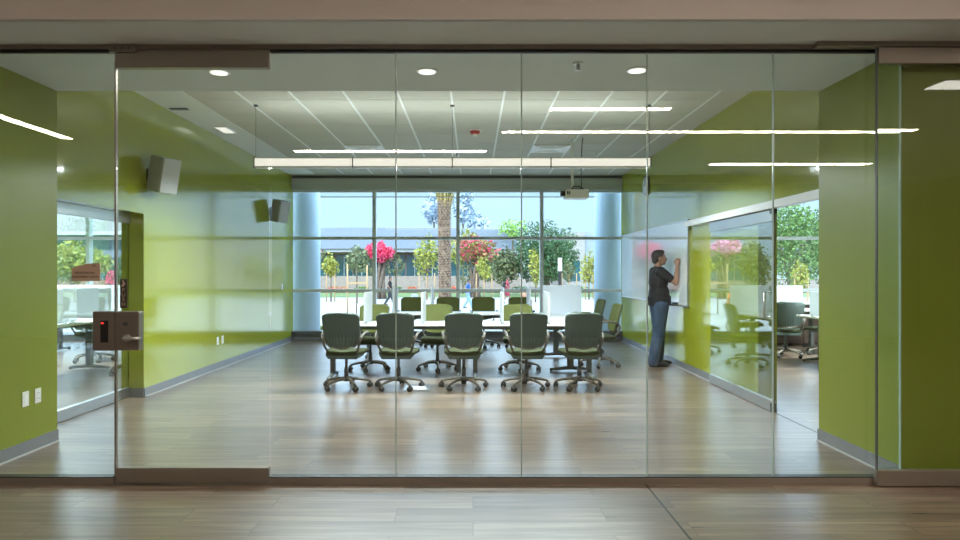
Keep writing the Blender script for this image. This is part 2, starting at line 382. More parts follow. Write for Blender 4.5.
# signs on glass
sg = thing('room_sign', 'tan room sign with sloped top on glass left of the door', 'sign', (X(87, YG), YG-GT/2, Z(272, YG)))
wv, hv = .186/2, .12/2
MB().prism([(-wv, -hv), (wv, -hv), (wv, hv), (.01, hv-.004), (-.03, hv-.014), (-wv, hv-.035)], 'y', -.008, 0).build('plate', M_beige, sg)
text('lettering', 'PROFESSIONAL', M_txt, .021, (-.005, -.0085, -.006), (PI/2, 0, 0), sg, sx=.95)
text('lettering', 'DEVELOPMENT CENTER', M_txt, .021, (-.003, -.0085, -.033), (PI/2, 0, 0), sg, sx=.76)
text('number', '101', M_txt, .022, (.055, -.0085, .042), (PI/2, 0, 0), sg)
ps = thing('push_sign', 'narrow brown vertical PUSH sign on the glass door', 'sign', (X(124.5, YG), YG-GT/2, Z(293.5, YG)))
MB().rbox(-.024, .024, -.006, 0, -.097, .097, .003).build('plate', M_brown, ps)
for k, ch in enumerate('PUSH'): text('lettering', ch, M_txtl, .036, (0, -.0065, .022-.031*k), (PI/2, 0, 0), ps)
MB().prism([(-.006, .045), (.002, .045), (.0, .06), (.014, .056), (.008, .072), (-.004, .09), (-.009, .086), (-.002, .07), (-.014, .05)], 'y', -.0075, -.006).build('symbol', M_txtl, ps)
# sliding leaf at far right, in front
YS = YG-.055
sd = thing('door_2', 'sliding glass leaf with steel rails over the green wall', 'door', (X(877, YS), YS, 0), kind='structure')
MB().box(0, 2.4, -GT/2, GT/2, .09, 2.80).build('pane', M_glass, sd)
MB().rbox(-.012, 2.4, -.022, .022, .004, .107, .004).build('bottom_rail', M_steel, sd)
MB().rbox(.0, 2.4, -.022, .022, 2.765, 2.872, .004).build('top_rail', M_steel, sd)
MB().box(-.008, .0, -.009, .009, .1, 2.87).build('edge_seal', M_dgrey, sd)
struct('trim_7', MB().box(X(815, YS), 5.2, YS-.035, YS+.02, 2.874, ZS), M_steel, 'steel sliding track housing above the right glass', 'track')

# ================================================================== SIDE DOORS
ld = thing('door_3', 'glass door in the left wall opening to the neighbouring room', 'door', (XL-.17, YST, 0), kind='structure')
L1 = YLO-YST
MB().box(-.006, .006, 0, L1, .1, ZLO-.1).build('pane', M_doorglass, ld)
MB().rbox(-.022, .022, 0, L1, .004, .115, .004).build('bottom_rail', M_alum, ld)
MB().rbox(-.022, .022, 0, L1, ZLO-.11, ZLO, .004).build('top_rail', M_alum, ld)
rdr = thing('door_4', 'sliding glass door standing half open along the right wall', 'door', (XR-.035, 6.42, 0), kind='structure')
L2 = 8.12-6.42
MB().box(-.006, .006, 0, L2, .1, 1.95).build('pane', M_doorglass, rdr)
MB().rbox(-.022, .022, 0, L2, .004, .115, .004).build('bottom_rail', M_alum, rdr)
MB().rbox(-.022, .022, 0, L2, 1.915, 2.03, .004).build('top_rail', M_alum, rdr)
MB().box(-.012, .012, -.006, .004, .0, 2.03).build('edge_strip', M_dgrey, rdr)
MB().box(-.028, .028, -.02, .03, 1.99, 2.06).box(-.026, .026, -.012, .02, .0, .09).build('corner_patch', M_dgrey, rdr)
MB().tube([(-.006, .07, .95), (-.06, .07, .95), (-.06, .07, 1.2), (-.006, .07, 1.2)], .011, 10).build('pull_handle', M_alum, rdr)
struct('trim_8', MB().box(XR-.09, XR, YST+.02, 8.98, 2.04, 2.115), M_white, 'white sliding door track along the right wall', 'track')
struct('trim_9', MB().box(XR-.045, XR-.025, YST+.02, 6.4, 0, .002), M_dgrey, 'thin dark floor guide of the right sliding door', 'track')

# ================================================================== CEILING FITTINGS
pd = thing('linear_pendant', 'long luminous linear pendant lamp across the classroom', 'pendant lamp', (0, 7.565, 2.635))
P0, P1 = X(255, 7.565), X(650, 7.565)
n = 4; jn = [P0, X(353, 7.565), X(452.3, 7.565), X(550.7, 7.565), P1]
for k in range(4): MB().box(jn[k]+.004, jn[k+1]-.004, -.032, .032, .018, .108).build('diffuser', M_lamp, pd)
MB().box(P0, P1, -.036, .036, .108, .118).box(P0, P1, -.036, .036, .0, .018).build('housing', M_plastic, pd)
for k in range(5): MB().box(jn[k]-.007, jn[k]+.007, -.037, .037, .0, .119).build('joint', M_dgrey, pd)
for x in (P0+.01, jn[2], P1-.01): MB().cyl((x, 0, .118), (x, 0, ZC-2.635), .003, 6).cyl((x, 0, ZC-2.635-.02), (x, 0, ZC-2.635), .025, 12).build('cable', M_dgrey, pd)
area('pendant_downlight', ((P0+P1)/2, 0, -.004), (0, 0, 0), P1-P0-.1, .06, PEND_DOWN, (.93, .98, 1), pd)
area('pendant_uplight', ((P0+P1)/2, 0, .123), (PI, 0, 0), P1-P0-.1, .06, PEND_UP, (.95, .98, 1), pd).data.spread = PI
for px, py, nm in ((219, 72, 'round recessed downlight in soffit above the glass door'), (427, 71, 'round recessed downlight in soffit near the middle'), (637, 70, 'round recessed downlight in soffit above the standing man')):
    d = F*(ZS-EYE)/(CY-py)
    t = thing('downlight', nm, 'downlight', (X(px, d), d, ZS), group='soffit downlights')
    MB().tube([(0, 0, 0), (0, 0, -.006)], [.082, .076], 28).build('trim_ring', M_white, t)
    MB().cyl((0, 0, -.006), (0, 0, -.009), .064, 24).build('lens', M_down, t)
    l = area('downlight_lamp', (0, 0, -.012), (0, 0, 0), .1, .1, DOWNLIGHT, (1, .96, .9), t)
def sprinkler(px, py, z, label):
    d = F*(z-EYE)/(CY-py)
    t = thing('sprinkler', label, 'sprinkler', (X(px, d), d, z), group='ceiling sprinklers')
    MB().cyl((0, 0, 0), (0, 0, -.008), .035, 18).build('escutcheon', M_alum, t)
    MB().cyl((0, 0, -.008), (0, 0, -.05), .009, 10).box(-.014, .014, -.003, .003, -.045, -.012).build('stem', M_alum, t)
    MB().cyl((0, 0, -.05), (0, 0, -.054), .022, 14).build('deflector', M_alum, t)
sprinkler(578, 63, ZS, 'metal sprinkler head hanging from the front soffit')
sprinkler(457, 153, ZC, 'small sprinkler head in the tile ceiling near the centre')
sprinkler(596, 153, ZC, 'small sprinkler head in the tile ceiling beside the projector pole')
d = F*(ZC-EYE)/(CY-130)
t = thing('smoke_detector', 'small white ceiling alarm with a red band', 'smoke detector', (X(475, d), d, ZC))
MB().cyl((0, 0, 0), (0, 0, -.02), .085, 24).build('base', M_plastic, t)
MB().cyl((0, 0, -.02), (0, 0, -.06), .075, 24, .055).build('red_band', M_red, t)
MB().cyl((0, 0, -.06), (0, 0, -.085), .045, 20, .025).build('lens', M_plastic, t)
for px, nm in ((365, 'square white air diffuser in ceiling left of centre'), (550, 'square white air diffuser in ceiling near the projector')):
    d = F*(ZC-EYE)/(CY-148.5)
    t = thing('air_diffuser', nm, 'air vent', (X(px, d), d, ZC-.004), group='ceiling air diffusers')
    MB().box(-.29, .29, -.29, .29, -.012, 0).build('face_plate', M_white, t)
    for k in range(1, 4):
        a, b = .07*k, .07*k+.03
        MB().box(-b, b, -b, -a, -.022, -.012).box(-b, b, a, b, -.022, -.012).box(-b, -a, -a, a, -.022, -.012).box(a, b, -a, a, -.022, -.012).build('louvre_ring', M_tbar, t)
d = F*(ZC-EYE)/(CY-108)
tag(MB().box(X(170, d), X(188, d), d-.03, d+.03, ZC-.02, ZC-.006).build('slot_diffuser', M_dgrey), 'short dark air slot in the ceiling border at left', 'air vent')
d = 8.9; t = thing('border_light', 'small bright recessed light in the ceiling border at left', 'recessed light', (-3.42, F*(ZC-EYE)/(CY-129), ZC-.006))
MB().box(-.09, .09, -.19, .19, -.012, 0).build('trim_ring', M_white, t)
MB().box(-.07, .07, -.17, .17, -.015, -.012).build('lens', M_lamp, t)

# corridor lights behind and beside the viewer (they mirror in the glass)
M_stripdim = mat('strip_diffuser_soft', (.9, .9, .88), .4, emit=(1, .93, .85), es=7)
def strip(x0, x1, y0, y1, label, dim=False):
    t = thing('ceiling_strip_light', label, 'strip light', ((x0+x1)/2, (y0+y1)/2, ZK), group='corridor strip lights')
    hx, hy = (x1-x0)/2, (y1-y0)/2
    MB().box(-hx-.02, hx+.02, -hy-.02, hy+.02, -.012, 0).build('housing', M_white, t)
    MB().box(-hx, hx, -hy, hy, -.016, -.012).build('diffuser', M_strip if not dim else M_stripdim, t)
def mir(y): return 2*YG-F*(ZK-EYE)/(CY-y)
def mX(px, y): return X(px, F*(ZK-EYE)/(CY-y))
strip(mX(502, 131), mX(910, 131), mir(131)-.055, mir(131)+.055, 'longest corridor strip light mirrored across the right glass')
strip(mX(550, 108), mX(670, 108), mir(108)-.055, mir(108)+.055, 'short corridor strip light mirrored above the projector')
strip(mX(295, 150.5), mX(486, 150.5), mir(150.5)-.08, mir(150.5)+.08, 'corridor strip light mirrored just above the pendant lamp')
strip(mX(710, 163.5), mX(870, 163.5), mir(163.5)-.09, mir(163.5)+.09, 'lowest mirrored corridor strip light over the right green wall')
strip(-5.79, -5.65, mir(138), mir(138)+2.6, 'slanting corridor strip light mirrored at the upper left')
strip(4.65, 6.2, 1.81, 2.1, 'broad corridor light mirrored on the sliding glass', True)

# projector
d = 9.4; t = thing('projector', 'white projector hanging from the ceiling on a pole', 'projector', (X(576, d), d, 2.5))
MB().rbox(-.17, .17, -.13, .13, -.02, .11, .02, 3).build('body', M_plastic, t)
MB().cyl((-.17, -.05, .055), (-.235, -.05, .055), .04, 18).build('lens', M_black, t)
MB().box(-.15, -.13, -.134, -.128, .03, .08).box(-.12, -.105, -.134, -.128, .03, .08).build('vent', M_black, t)
MB().box(-.06, .08, -.07, .07, .11, .125).tube([(-.08, -.08, .11), (-.04, -.03, .16), (.04, -.03, .16), (.1, -.08, .11)], .008, 8).build('mount_bracket', M_black, t)
MB().cyl((-.055, 0, .125), (-.055, 0, ZC-2.5), .02, 14).cyl((-.055, 0, ZC-2.52), (-.055, 0, ZC-2.5), .06, 18).build('pole', M_plastic, t)
MB().tube([(.08, .0, .12), (.075, .01, .4), (.085, .0, .75), (.1, .0, ZC-2.5)], .007, 8).build('cable', M_black, t)
# clock
d = 11.2; t = thing('wall_clock', 'round white clock high on the right wall', 'clock', (XR, d, 2.92))
MB().cyl((0, 0, 0), (-.04, 0, 0), .165, 32).build('case', M_dgrey, t)
MB().cyl((-.04, 0, 0), (-.043, 0, 0), .15, 32).build('face', M_white, t)
MB().box(-.046, -.044, -.006, .006, 0, .1).box(-.046, -.044, 0, .07, -.006, .006).build('hand', M_black, t)
# speakers
M_spk = mat('speaker_grey', (.6, .62, .62), .5); M_spkd = mat('speaker_side', (.42, .43, .41), .5)
def speaker(d, z, label, rz):
    t = thing('wall_speaker', label, 'speaker', (XL, d, z), group='wall speakers')
    MB().box(0, .015, -.05, .05, -.07, .07).tube([(.01, 0, 0), (.13, 0, .02)], .018, 10).build('bracket', M_black, t)
    Mx = Matrix.Translation((.18, 0, 0)) @ Matrix.Rotation(rz, 4, 'Z') @ Matrix.Rotation(R(12), 4, 'Y')
    MB().rbox(-.12, .085, -.12, .12, -.2, .2, .012, 2, Mx).build('cabinet', M_spkd, t)
    MB().rbox(.085, .105, -.115, .115, -.195, .195, .006, 2, Mx).build('grille', M_spk, t)
speaker(7.3, 2.51, 'grey box speaker on the left wall nearer the glass', R(-25))
speaker(11.7, 2.52, 'grey box speaker on the left wall near the window', R(-30))
# outlets
def outlet(x, d, z, side, label, sw=False):
    t = thing('wall_plate', label, 'wall plate', (x, d, z), 0 if side > 0 else PI, group='white wall plates')
    MB().rbox(0, .006, -.036, .036, -.058, .058, .003).build('plate', M_plastic, t)
    if sw: MB().box(.006, .009, -.017, .017, -.034, .034).build('switch', M_white, t)
    else:
        for k in (-.021, .021):
            so = MB().rbox(.005, .008, -.017, .017, k-.014, k+.014, .003).build('socket', M_white, t)
            MB().box(.0078, .0085, -.009, -.005, k-.006, k+.006).box(.0078, .0085, .005, .009, k-.006, k+.006).build('slot', M_black, so)
outlet(XLS, 4.93, .425, 1, 'white blank wall plate on the short left wall nearer the glass', True)
outlet(XLS, 5.07, .425, 1, 'white outlet on the short left wall beside the door opening')
outlet(XL, 9.27, .41, 1, 'left one of the low outlet pair on the long left wall')
outlet(XL, 9.45, .41, 1, 'right one of the low outlet pair on the long left wall')
outlet(XL, 12.4, 1.12, 1, 'small white wall plate on left wall near the window', True)
# whiteboard
t = thing('whiteboard', 'large glossy whiteboard on the right wall behind the man', 'whiteboard', (XR, 0, 0))
MB().box(-.022, 0, 9.02, YB-.16, .93, 2.13).build('panel', M_board, t)
MB().box(-.032, 0, 8.99, 9.02, .91, 2.15).box(-.032, 0, 9.02, YB-.16, 2.13, 2.15).box(-.032, 0, 9.02, YB-.16, .91, .93).build('frame', M_alum, t)
MB().box(-.1, -.0, 9.4, 10.8, .905, .918).box(-.1, -.092, 9.4, 10.8, .905, .935).build('marker_tray', M_alum, t)
t2 = thing('board_eraser', 'dark eraser on the whiteboard tray in front of the man', 'eraser', (XR-.05, 9.5, .918))
MB().rbox(-.025, .025, -.07, .07, .008, .04, .006).build('body', M_black, t2); MB().box(-.024, .024, -.068, .068, 0, .01).build('felt', M_dgrey, t2)
# floor box
t = thing('floor_box', 'pale metal floor outlet plate under the near chairs', 'floor box', (X(417, 7.72), 7.72, 0))
MB().rbox(-.15, .15, -.16, .16, 0, .008, .003).build('plate', M_alum, t)
MB().box(-.11, .11, -.11, .11, .008, .011).build('lid', M_white, t)

# ================================================================== CHAIRS AND TABLES
def back_profile(t):                      # half width of the backrest over its height, 0 bottom .. 1 top
    if t < .3: return .125+.085*math.sin(PI/2*t/.3)
    if t > .88: return .21+.012*(t-.3)-.07*((t-.88)/.12)**2.2
    return .21+.012*(t-.3)
def back_pt(u, t, off=0):
    hw = back_profile(t); a = (u-.5)*2
    x = a*hw
    y = -.225-.10*t**1.3+.055*(a*a)*(.4+.6*min(1, hw/.2))*.8 - off
    z = .505+.425*t-.02*a*a*(1-t)*0+(.035*a*a if t < .01 else 0)
    return x, y, z
def make_chair(name, label):
    t = thing(name, label, 'chair')
    for k in range(5):
        a = 2*PI*k/5+R(18); ca, sa = math.cos(a), math.sin(a)
        def P(r, z): return (r*ca, r*sa, z)
        leg = MB().tube([P(.025, .115), P(.12, .112), P(.22, .095), P(.275, .078), P(.285, .068)], [.021, .018, .016, .014, .011], 8).build('leg', M_frame, t)
        c = MB()
        ta = a+1.1*(k-2)
        ax = Vector((math.cos(ta), math.sin(ta), 0)); c0 = Vector(P(.285, .03))
        for s_ in (-1, 1): c.cyl(c0+ax*s_*.008, c0+ax*s_*.026, .03, 14)
        c.cyl(c0-ax*.01, c0+ax*.01, .012, 8).cyl(c0+Vector((0, 0, .02)), c0+Vector((0, 0, .045)), .016, 10)
        c.build('caster', M_cast, leg)
    MB().cyl((0, 0, .085), (0, 0, .15), .036, 16, .03).cyl((0, 0, .15), (0, 0, .25), .026, 14).cyl((0, 0, .25), (0, 0, .41), .017, 12).build('column', M_dgrey, t)
    MB().prism([(-.17, .375), (.17, .375), (.205, .428), (-.205, .428)], 'y', -.20, .15).build('seat_pan', M_seatgrey, t)
    def seat(u, v):
        a = (u-.5)*2; b = (v-.5)*2
        hw = .235*(1-.16*max(0, -b)**2); 
        z = .468+.012*a*a-.03*max(0, b-.45)**1.5-.012*(abs(a)**6+abs(b)**8)
        return (a*hw*(1-.06*abs(b)**6), .02+b*.225*(1-.05*a**4), z), (0, 0, -1)
    MB().surf(seat, 14, 14, .04).build('seat', M_fabric_shaded, t)
    MB().surf(lambda u, v: (back_pt(u, v), (0, 1, 0)), 14, 16, .022).build('backrest', M_fabric, t)
    def shell(u, v):
        x, y, z = back_pt(u, v)
        rib = .005*(1 if int(u*44) % 4 < 2 else -1)*(1 if .05 < v < .42 and .08 < u < .92 else 0)
        return (x*1.03, y-.003-rib, z*1.004-.006), (0, -1, 0)
    MB().surf(shell, 44, 18, .012).build('back_shell', M_seatgrey, t)
    rim = [Vector(back_pt(u, tt))+Vector((0, -.012, -.004)) for u, tt in [(0, .36), (0, .24), (0, .13), (0, .05), (.08, 0), (.25, 0), (.5, 0), (.75, 0), (.92, 0), (1, .05), (1, .13), (1, .24), (1, .36)]]
    MB().tube(rim, .011, 8).build('back_rim', M_frame, t)
    for s_ in (-1, 1):
        MB().tube([(s_*.246, .08, .672), (s_*.252, -.02, .680), (s_*.25, -.13, .676), (s_*.24, -.215, .645), (s_*.218, -.245, .59), (s_*.20, -.225, .52), (s_*.17, -.17, .45), (s_*.12, -.12, .425)], [.014, .016, .016, .015, .014, .014, .015, .016], 8).build('armrest', M_arm, t)
    return t
proto = make_chair('office_chair', 'x'); used = [0]
def chair(px, y, rz, label, group, x=None):
    o = proto if used[0] == 0 else copy_tree(proto); used[0] = 1
    o.location = (X(px, y) if x is None else x, y, 0); o.rotation_euler = (0, 0, rz); o['label'] = label; o['group'] = group
    return o
G1 = 'office chairs with backs to the glass'
row1 = ['leftmost of the five grey-backed chairs along the near table side', 'second grey-backed chair from the left, above the floor plate', 'middle one of the five grey-backed chairs nearest the glass', 'fourth grey-backed chair from the left along the near table', 'grey-backed chair at the right end of the near row']
for px, a, l in zip((346.4, 398.6, 463.7, 526.3, 579.4), (-3, -2, 1, 1, 2), row1): chair(px, 7.76, R(a), l, G1)
G2 = 'office chairs facing the glass across the near table'
for px, a, l in zip((370.5, 437.5, 519), (176, 184, 181), ('green chair facing the viewer behind the leftmost white divider', 'green chair facing the viewer across the near table at centre', 'green chair facing the viewer behind the fourth near chair')): chair(px, 9.2, R(a), l, G2)
G3 = 'office chairs in the far row by the window'
for px, a, l in zip((411.5, 447, 484, 521), (181, 178, 182, 180), ('far-row green chair leftmost, by the window', 'far-row green chair in front of the palm trunk', 'far-row green chair right of the person in blue', 'far-row green chair below the person in red')): chair(px, 12.0, R(a), l, G3)
chair(600, 9.6, R(93), 'green chair in side view at the right end by the wall', 'office chairs at the right table end')
chair(586.5, 11.25, R(96), 'green chair in side view behind the large white divider', 'office chairs at the right table end')

def make_table(name, label, L, W, loc, rz):
    t = thing(name, label, 'table', loc, rz, group='white classroom tables')
    MB().rbox(-L/2, L/2, -W/2, W/2, .705, .73, .006).build('table_top', M_white, t)
    for s_ in (-1, 1):
        x = s_*(L/2-.09)
        lg = MB().rbox(x-.03, x+.03, -.045, .045, .05, .70, .01).box(x-.04, x+.04, -W*.42, W*.42, .68, .705).build('leg', M_dgrey, t)
        ft = MB().tube([(x, -.29, .028), (x, -.12, .042), (x, 0, .055), (x, .12, .042), (x, .29, .028)], [.018, .024, .03, .024, .018], 8).build('foot', M_dgrey, lg)
        for e in (-.27, .27): MB().cyl((x-.012, e, .022), (x+.012, e, .022), .022, 12).build('caster', M_cast, lg)
    MB().box(-L/2+.1, L/2-.1, -.02, .02, .64, .70).build('beam', M_dgrey, t)
    return t
TY = 8.55
make_table('training_table', 'white table at left behind the two leftmost near chairs', 1.86, .62, (-1.03, TY, 0), 0)
make_table('training_table', 'white table at right behind the fourth near chair', 1.70, .62, (.79, TY, 0), 0)
make_table('training_table', 'white table of the second row at left', 1.80, .62, (-.93, 10.7, 0), 0)
make_table('training_table', 'white table of the second row at centre right', 1.80, .62, (.17+.72, 10.72, 0), 0) if False else make_table('training_table', 'white table of the second row beside the far-row chairs', 1.0, .62, (.5, 10.7, 0), 0)
make_table('training_table', 'white table turned sideways under the large white divider', 1.75, .62, (1.38, 9.86, 0), PI/2)
def screen(x, y, L, rz, label, z=.73, hgt=.41, grp='white privacy dividers on the tables'):
    t = thing('privacy_screen', label, 'divider', (x, y, z), rz, group=grp)
    MB().rbox(-L/2, L/2, -.011, .011, .01, hgt, .005).build('panel', M_screen, t)
    for s_ in (-1, 1): MB().box(s_*L*.35-.03, s_*L*.35+.03, -.02, .02, 0, .03).build('clamp', M_alum, t)
M_screen = mat('screen_white', (.86, .88, .9), .35)
N_, L_, b_ = nodes(M_screen); tl_ = N_.new('ShaderNodeBsdfTranslucent'); tl_.inputs[0].default_value = (.85, .9, .95, 1); mx_ = N_.new('ShaderNodeMixShader'); mx_.inputs[0].default_value = .5
L_.new(b_.outputs[0], mx_.inputs[1]); L_.new(tl_.outputs[0], mx_.inputs[2]); L_.new(mx_.outputs[0], N_['Material Output'].inputs[0])
for x, l in ((-1.40, 'white divider standing between the first two near chairs'), (-.66, 'white divider beside the green chair at centre'), (.385, 'white divider left of the fourth near chair, front one'), (.985, 'white divider in front of the large white divider')): screen(x, TY, .6, PI/2, l)
for x, l in ((-1.30, 'thin far white divider in front of the person in black'), (-.68, 'thin far white divider left of the palm trunk'), (.50, 'thin far white divider left of the person in red'), (.93, 'thin far white divider right of the person in red')):
    screen(x, 10.7, .6, PI/2, l, hgt=.425)
screen(X(562, 10.55), 10.55, .64, 0, 'large white divider panel facing the viewer at right', hgt=.46)

# neighbour rooms
def pod(x, y, rz, label):
    t = make_table('training_table', label, 1.5, .7, (x, y, 0), rz); t['group'] = 'white tables in the side rooms'; return t
pod(-5.55, 8.6, PI/2, 'white table just inside the room at left')
screen(-5.33, 8.3, .7, PI/2+.1, 'white divider nearest the left glass doorway', hgt=.45)
screen(-5.55, 9.2, .66, R(6), 'white divider at back of the near left-room table', hgt=.45)
pod(-6.7, 11.4, 0, 'white table by the windows of the room at left')
screen(-6.4, 11.2, .85, 0, 'wide white divider behind the steel door lock', hgt=.45)
screen(-7.15, 11.3, .5, R(20), 'white divider at the left end of the far left-room table', hgt=.45)
GL = 'office chairs in the side rooms'
chair(0, 10.1, R(10), 'chair behind the glass card reader in the room at left', GL, x=-6.0)
chair(0, 12.1, R(190), 'chair between two dividers in the room at left', GL, x=-6.95)
chair(0, 8.9, R(80), 'chair nearest the left glass doorway beside the door lock', GL, x=-4.75)
pod(5.55, 11.75, 0, 'white table in the room at right beyond the open sliding door')
screen(X(762, 11.6), 11.6, .42, 0, 'white divider seen beside the edge of the sliding door', hgt=.45)
screen(X(789, 11.8), 11.8, .5, 0, 'white divider behind the grey-backed chair at right', hgt=.43)
screen(X(819, 9.6), 9.6, .5, PI/2, 'white divider beside the right stub wall', z=.73, hgt=.38)
pod(5.45, 9.6, PI/2, 'white table in the room at right hidden by stub wall').location = (X(838, 9.6), 9.4, 0)
chair(0, 10.65, R(-12), 'grey-backed chair seen through the open doorway at right', GL, x=5.2)
chair(0, 10.95, R(30), 'chair farther in, half hidden by the right stub wall', GL, x=6.0)
cb = thing('cabinet', 'low dark cabinet under the windows of the room at right', 'cabinet', (6.35, 12.55, 0))
MB().rbox(-.75, .75, -.22, .22, .02, .78, .01).build('body', mat('walnut', (.06, .04, .03), .4), cb)
MB().rbox(-.78, .78, -.25, .25, .78, .82, .008).build('top', M_white, cb)
for s_ in (-.37, .37):
    dd = MB().rbox(s_-.36, s_+.36, -.235, -.22, .04, .76, .004).build('door', mat('walnut', (.06, .04, .03), .4), cb)
    MB().cyl((s_+.2, -.25, .62), (s_+.32, -.25, .62), .008, 8).build('handle', M_alum, dd)
# lamps of the neighbour rooms
for nm, x, l in (('left', -6.6, 'ceiling panel lamp of the room at left'), ('right', 6.2, 'ceiling panel lamp of the room at right')):
    t = thing('ceiling_panel_lamp', l, 'ceiling lamp', (x, 9.2, 3.0)); MB().box(-.62, .62, -.32, .32, -.02, 0).build('frame', M_white, t)
    MB().box(-.58, .58, -.28, .28, -.024, -.02).build('diffuser', M_lamp, t)
    area('panel_lamp', (0, 0, -.03), (0, 0, 0), 1.1, .5, ADJ, (.92, .97, 1), t)

# ================================================================== PEOPLE
def remeshed(mb, name, m, parent, vox, smooth=4):
    o = mb.build(name, m, parent, fix=False)
    md = o.modifiers.new('remesh', 'REMESH'); md.mode = 'VOXEL'; md.voxel_size = vox; md.use_smooth_shade = True
    ms = o.modifiers.new('smooth', 'SMOOTH'); ms.factor = .5; ms.iterations = smooth
    return o
def limb(mb, pts):
    for (p, r) in pts: mb.ball(p, r, 12, 8)
    for (p, r), (q, r2) in zip(pts[:-1], pts[1:]): mb.tube([p, q], [r, r2], 12)
def person(label, loc, rz, J, cols, vox, s=1.0, hands=True, shorts=False, sleeve=1.0):
    """J: joint positions, local frame facing +x, right side -y"""
    t = thing('person', label, 'person', loc, rz); t.scale = (s, s, s)
    V = {k: Vector(v) for k, v in J.items() if isinstance(v, tuple)}
    b = MB()
    pel, ch, nk, hd = V['pelvis'], V['chest'], V['neck'], V['head']
    def torso(mb, g):
        mb.ball(pel, (.115+g, .155+g, .12+g)); mb.ball(pel.lerp(ch, .35), (.118+g, .15+g, .14+g)); mb.ball(ch, (.112+g, .165+g, .17+g))
        mb.ball(ch+Vector((0, 0, .09)), (.09+g, .16+g, .08+g))
        for sd in 'RL': mb.ball(V['sh'+sd], .062+g)
    torso(b, 0)
    limb(b, [(nk-Vector((0, 0, .06)), .06), (nk, .056), (hd-Vector((.015, 0, .05)), .056)])
    tilt = J.get('tilt', 0); Rm = Matrix.Rotation(tilt, 3, 'Y')
    def H(x, y, z): return hd+Rm @ Vector((x, y, z))
    b.ball(H(-.012, 0, .025), (.097, .076, .098), 16, 12, Rm)          # skull
    b.ball(H(.03, 0, -.035), (.066, .06, .078), 14, 10, Rm)            # face
    b.ball(H(.052, 0, -.083), (.034, .036, .028), 12, 8, Rm)           # chin
    b.ball(H(.083, 0, .022), (.014, .04, .011), 10, 8, Rm)             # brow
    b.tube([H(.085, 0, .012), H(.108, 0, -.022), H(.09, 0, -.034)], [.010, .015, .012], 8); b.ball(H(.107, 0, -.025), .013, 8, 6)
    b.ball(H(.09, 0, -.052), (.011, .022, .007), 10, 6, Rm); b.ball(H(.088, 0, -.064), (.011, .02, .007), 10, 6, Rm)
    for sg_ in (-1, 1): b.ball(H(-.012, sg_*.078, -.012), (.02, .01, .032), 10, 8, Rm)
    for sd in 'RL':
        limb(b, [(V['sh'+sd], .056), (V['sh'+sd].lerp(V['el'+sd], .4), .049), (V['el'+sd], .040), (V['el'+sd].lerp(V['wr'+sd], .3), .042), (V['wr'+sd], .027)])
        limb(b, [(V['hip'+sd], .092), (V['hip'+sd].lerp(V['kn'+sd], .4), .08), (V['kn'+sd], .056), (V['kn'+sd].lerp(V['an'+sd], .3), .058), (V['an'+sd], .038)])
        if not hands: b.ball(V['wr'+sd]+(V['wr'+sd]-V['el'+sd]).normalized()*.07, (.03, .03, .05))
    if hands:
        for sd in 'RL':
            wv_ = V['wr'+sd]; ax = (wv_-V['el'+sd]).normalized()
            pn = Vector(J['palm'+sd]); pn = (pn-ax*pn.dot(ax)).normalized(); side = ax.cross(pn).normalized()
            if sd == 'L': side = -side
            limb(b, [(wv_, .026), (wv_+ax*.035+side*.012, .022), (wv_+ax*.085+side*.024, .016)])
            limb(b, [(wv_+ax*.03, .022), (wv_+ax*.085, .018)]); limb(b, [(wv_+ax*.03-side*.012, .022), (wv_+ax*.08-side*.024, .015)])
            cu = J['curl'+sd]
            for k, (off, ln, rr) in enumerate(((.027, .072, .0088), (.009, .08, .0092), (-.009, .075, .009), (-.026, .06, .008))):
                p = wv_+ax*.088+side*off; pts = [(p-ax*.03, rr), (p, rr)]; ang = 0
                for q, fr in enumerate((.45, .32, .23)):
                    ang += cu*(.9, 1.1, .8)[q]
                    p = p+(ax*math.cos(ang)+pn*math.sin(ang))*ln*fr; pts.append((p, rr*(.97-.07*q)))
                limb(b, pts)
            p = wv_+ax*.03+side*.024; limb(b, [(p, .014), (p+ax*.03+side*.022+pn*.014, .012), (p+ax*.055+side*.02+pn*.034, .0105), (p+ax*.072+side*.008+pn*.046, .009)])
    remeshed(b, 'body', MATS['skin'], t, vox)
    # hair: cap over the skull
    hm = MB(); hm.ball(H(-.022, 0, .035), (.099, .081, .096), 16, 12, Rm); hm.ball(H(-.065, 0, -.02), (.05, .07, .068), 12, 10, Rm); hm.ball(H(.03, 0, .085), (.055, .06, .04), 12, 8, Rm)
    remeshed(hm, 'hair', cols['hair'], t, vox*1.3, 3)
    # shirt
    sm = MB()
    def band(mb, g):
        g += J.get('girth', 0)
        mb.ball(pel.lerp(ch, .1)+Vector((0, 0, .03)), (.125+g, .165+g, .12+g)); mb.ball(pel.lerp(ch, .45), (.128+g, .162+g, .14+g)); mb.ball(ch, (.118+g, .17+g, .17+g))
        mb.ball(ch+Vector((0, 0, .09)), (.095+g, .165+g, .085+g))
        mb.tube([pel+Vector((0, 0, -.04)), pel.lerp(ch, .3)], [.15+g, .148+g], 16)
    band(sm, .008)
    for sd in 'RL':
        e = V['sh'+sd].lerp(V['el'+sd], .62*sleeve)
        limb(sm, [(ch+Vector((0, (V['sh'+sd]-ch).y*.5, .13)), .075), (V['sh'+sd], .073), (e, .062)])
    limb(sm, [(nk-Vector((0, 0, .07)), .078), (nk-Vector((.004, 0, .025)), .066)])
    remeshed(sm, 'shirt', cols['shirt'], t, vox*1.3, 6)
    tm = MB(); tm.ball(pel+Vector((0, 0, -.03)), (.125, .165, .12))
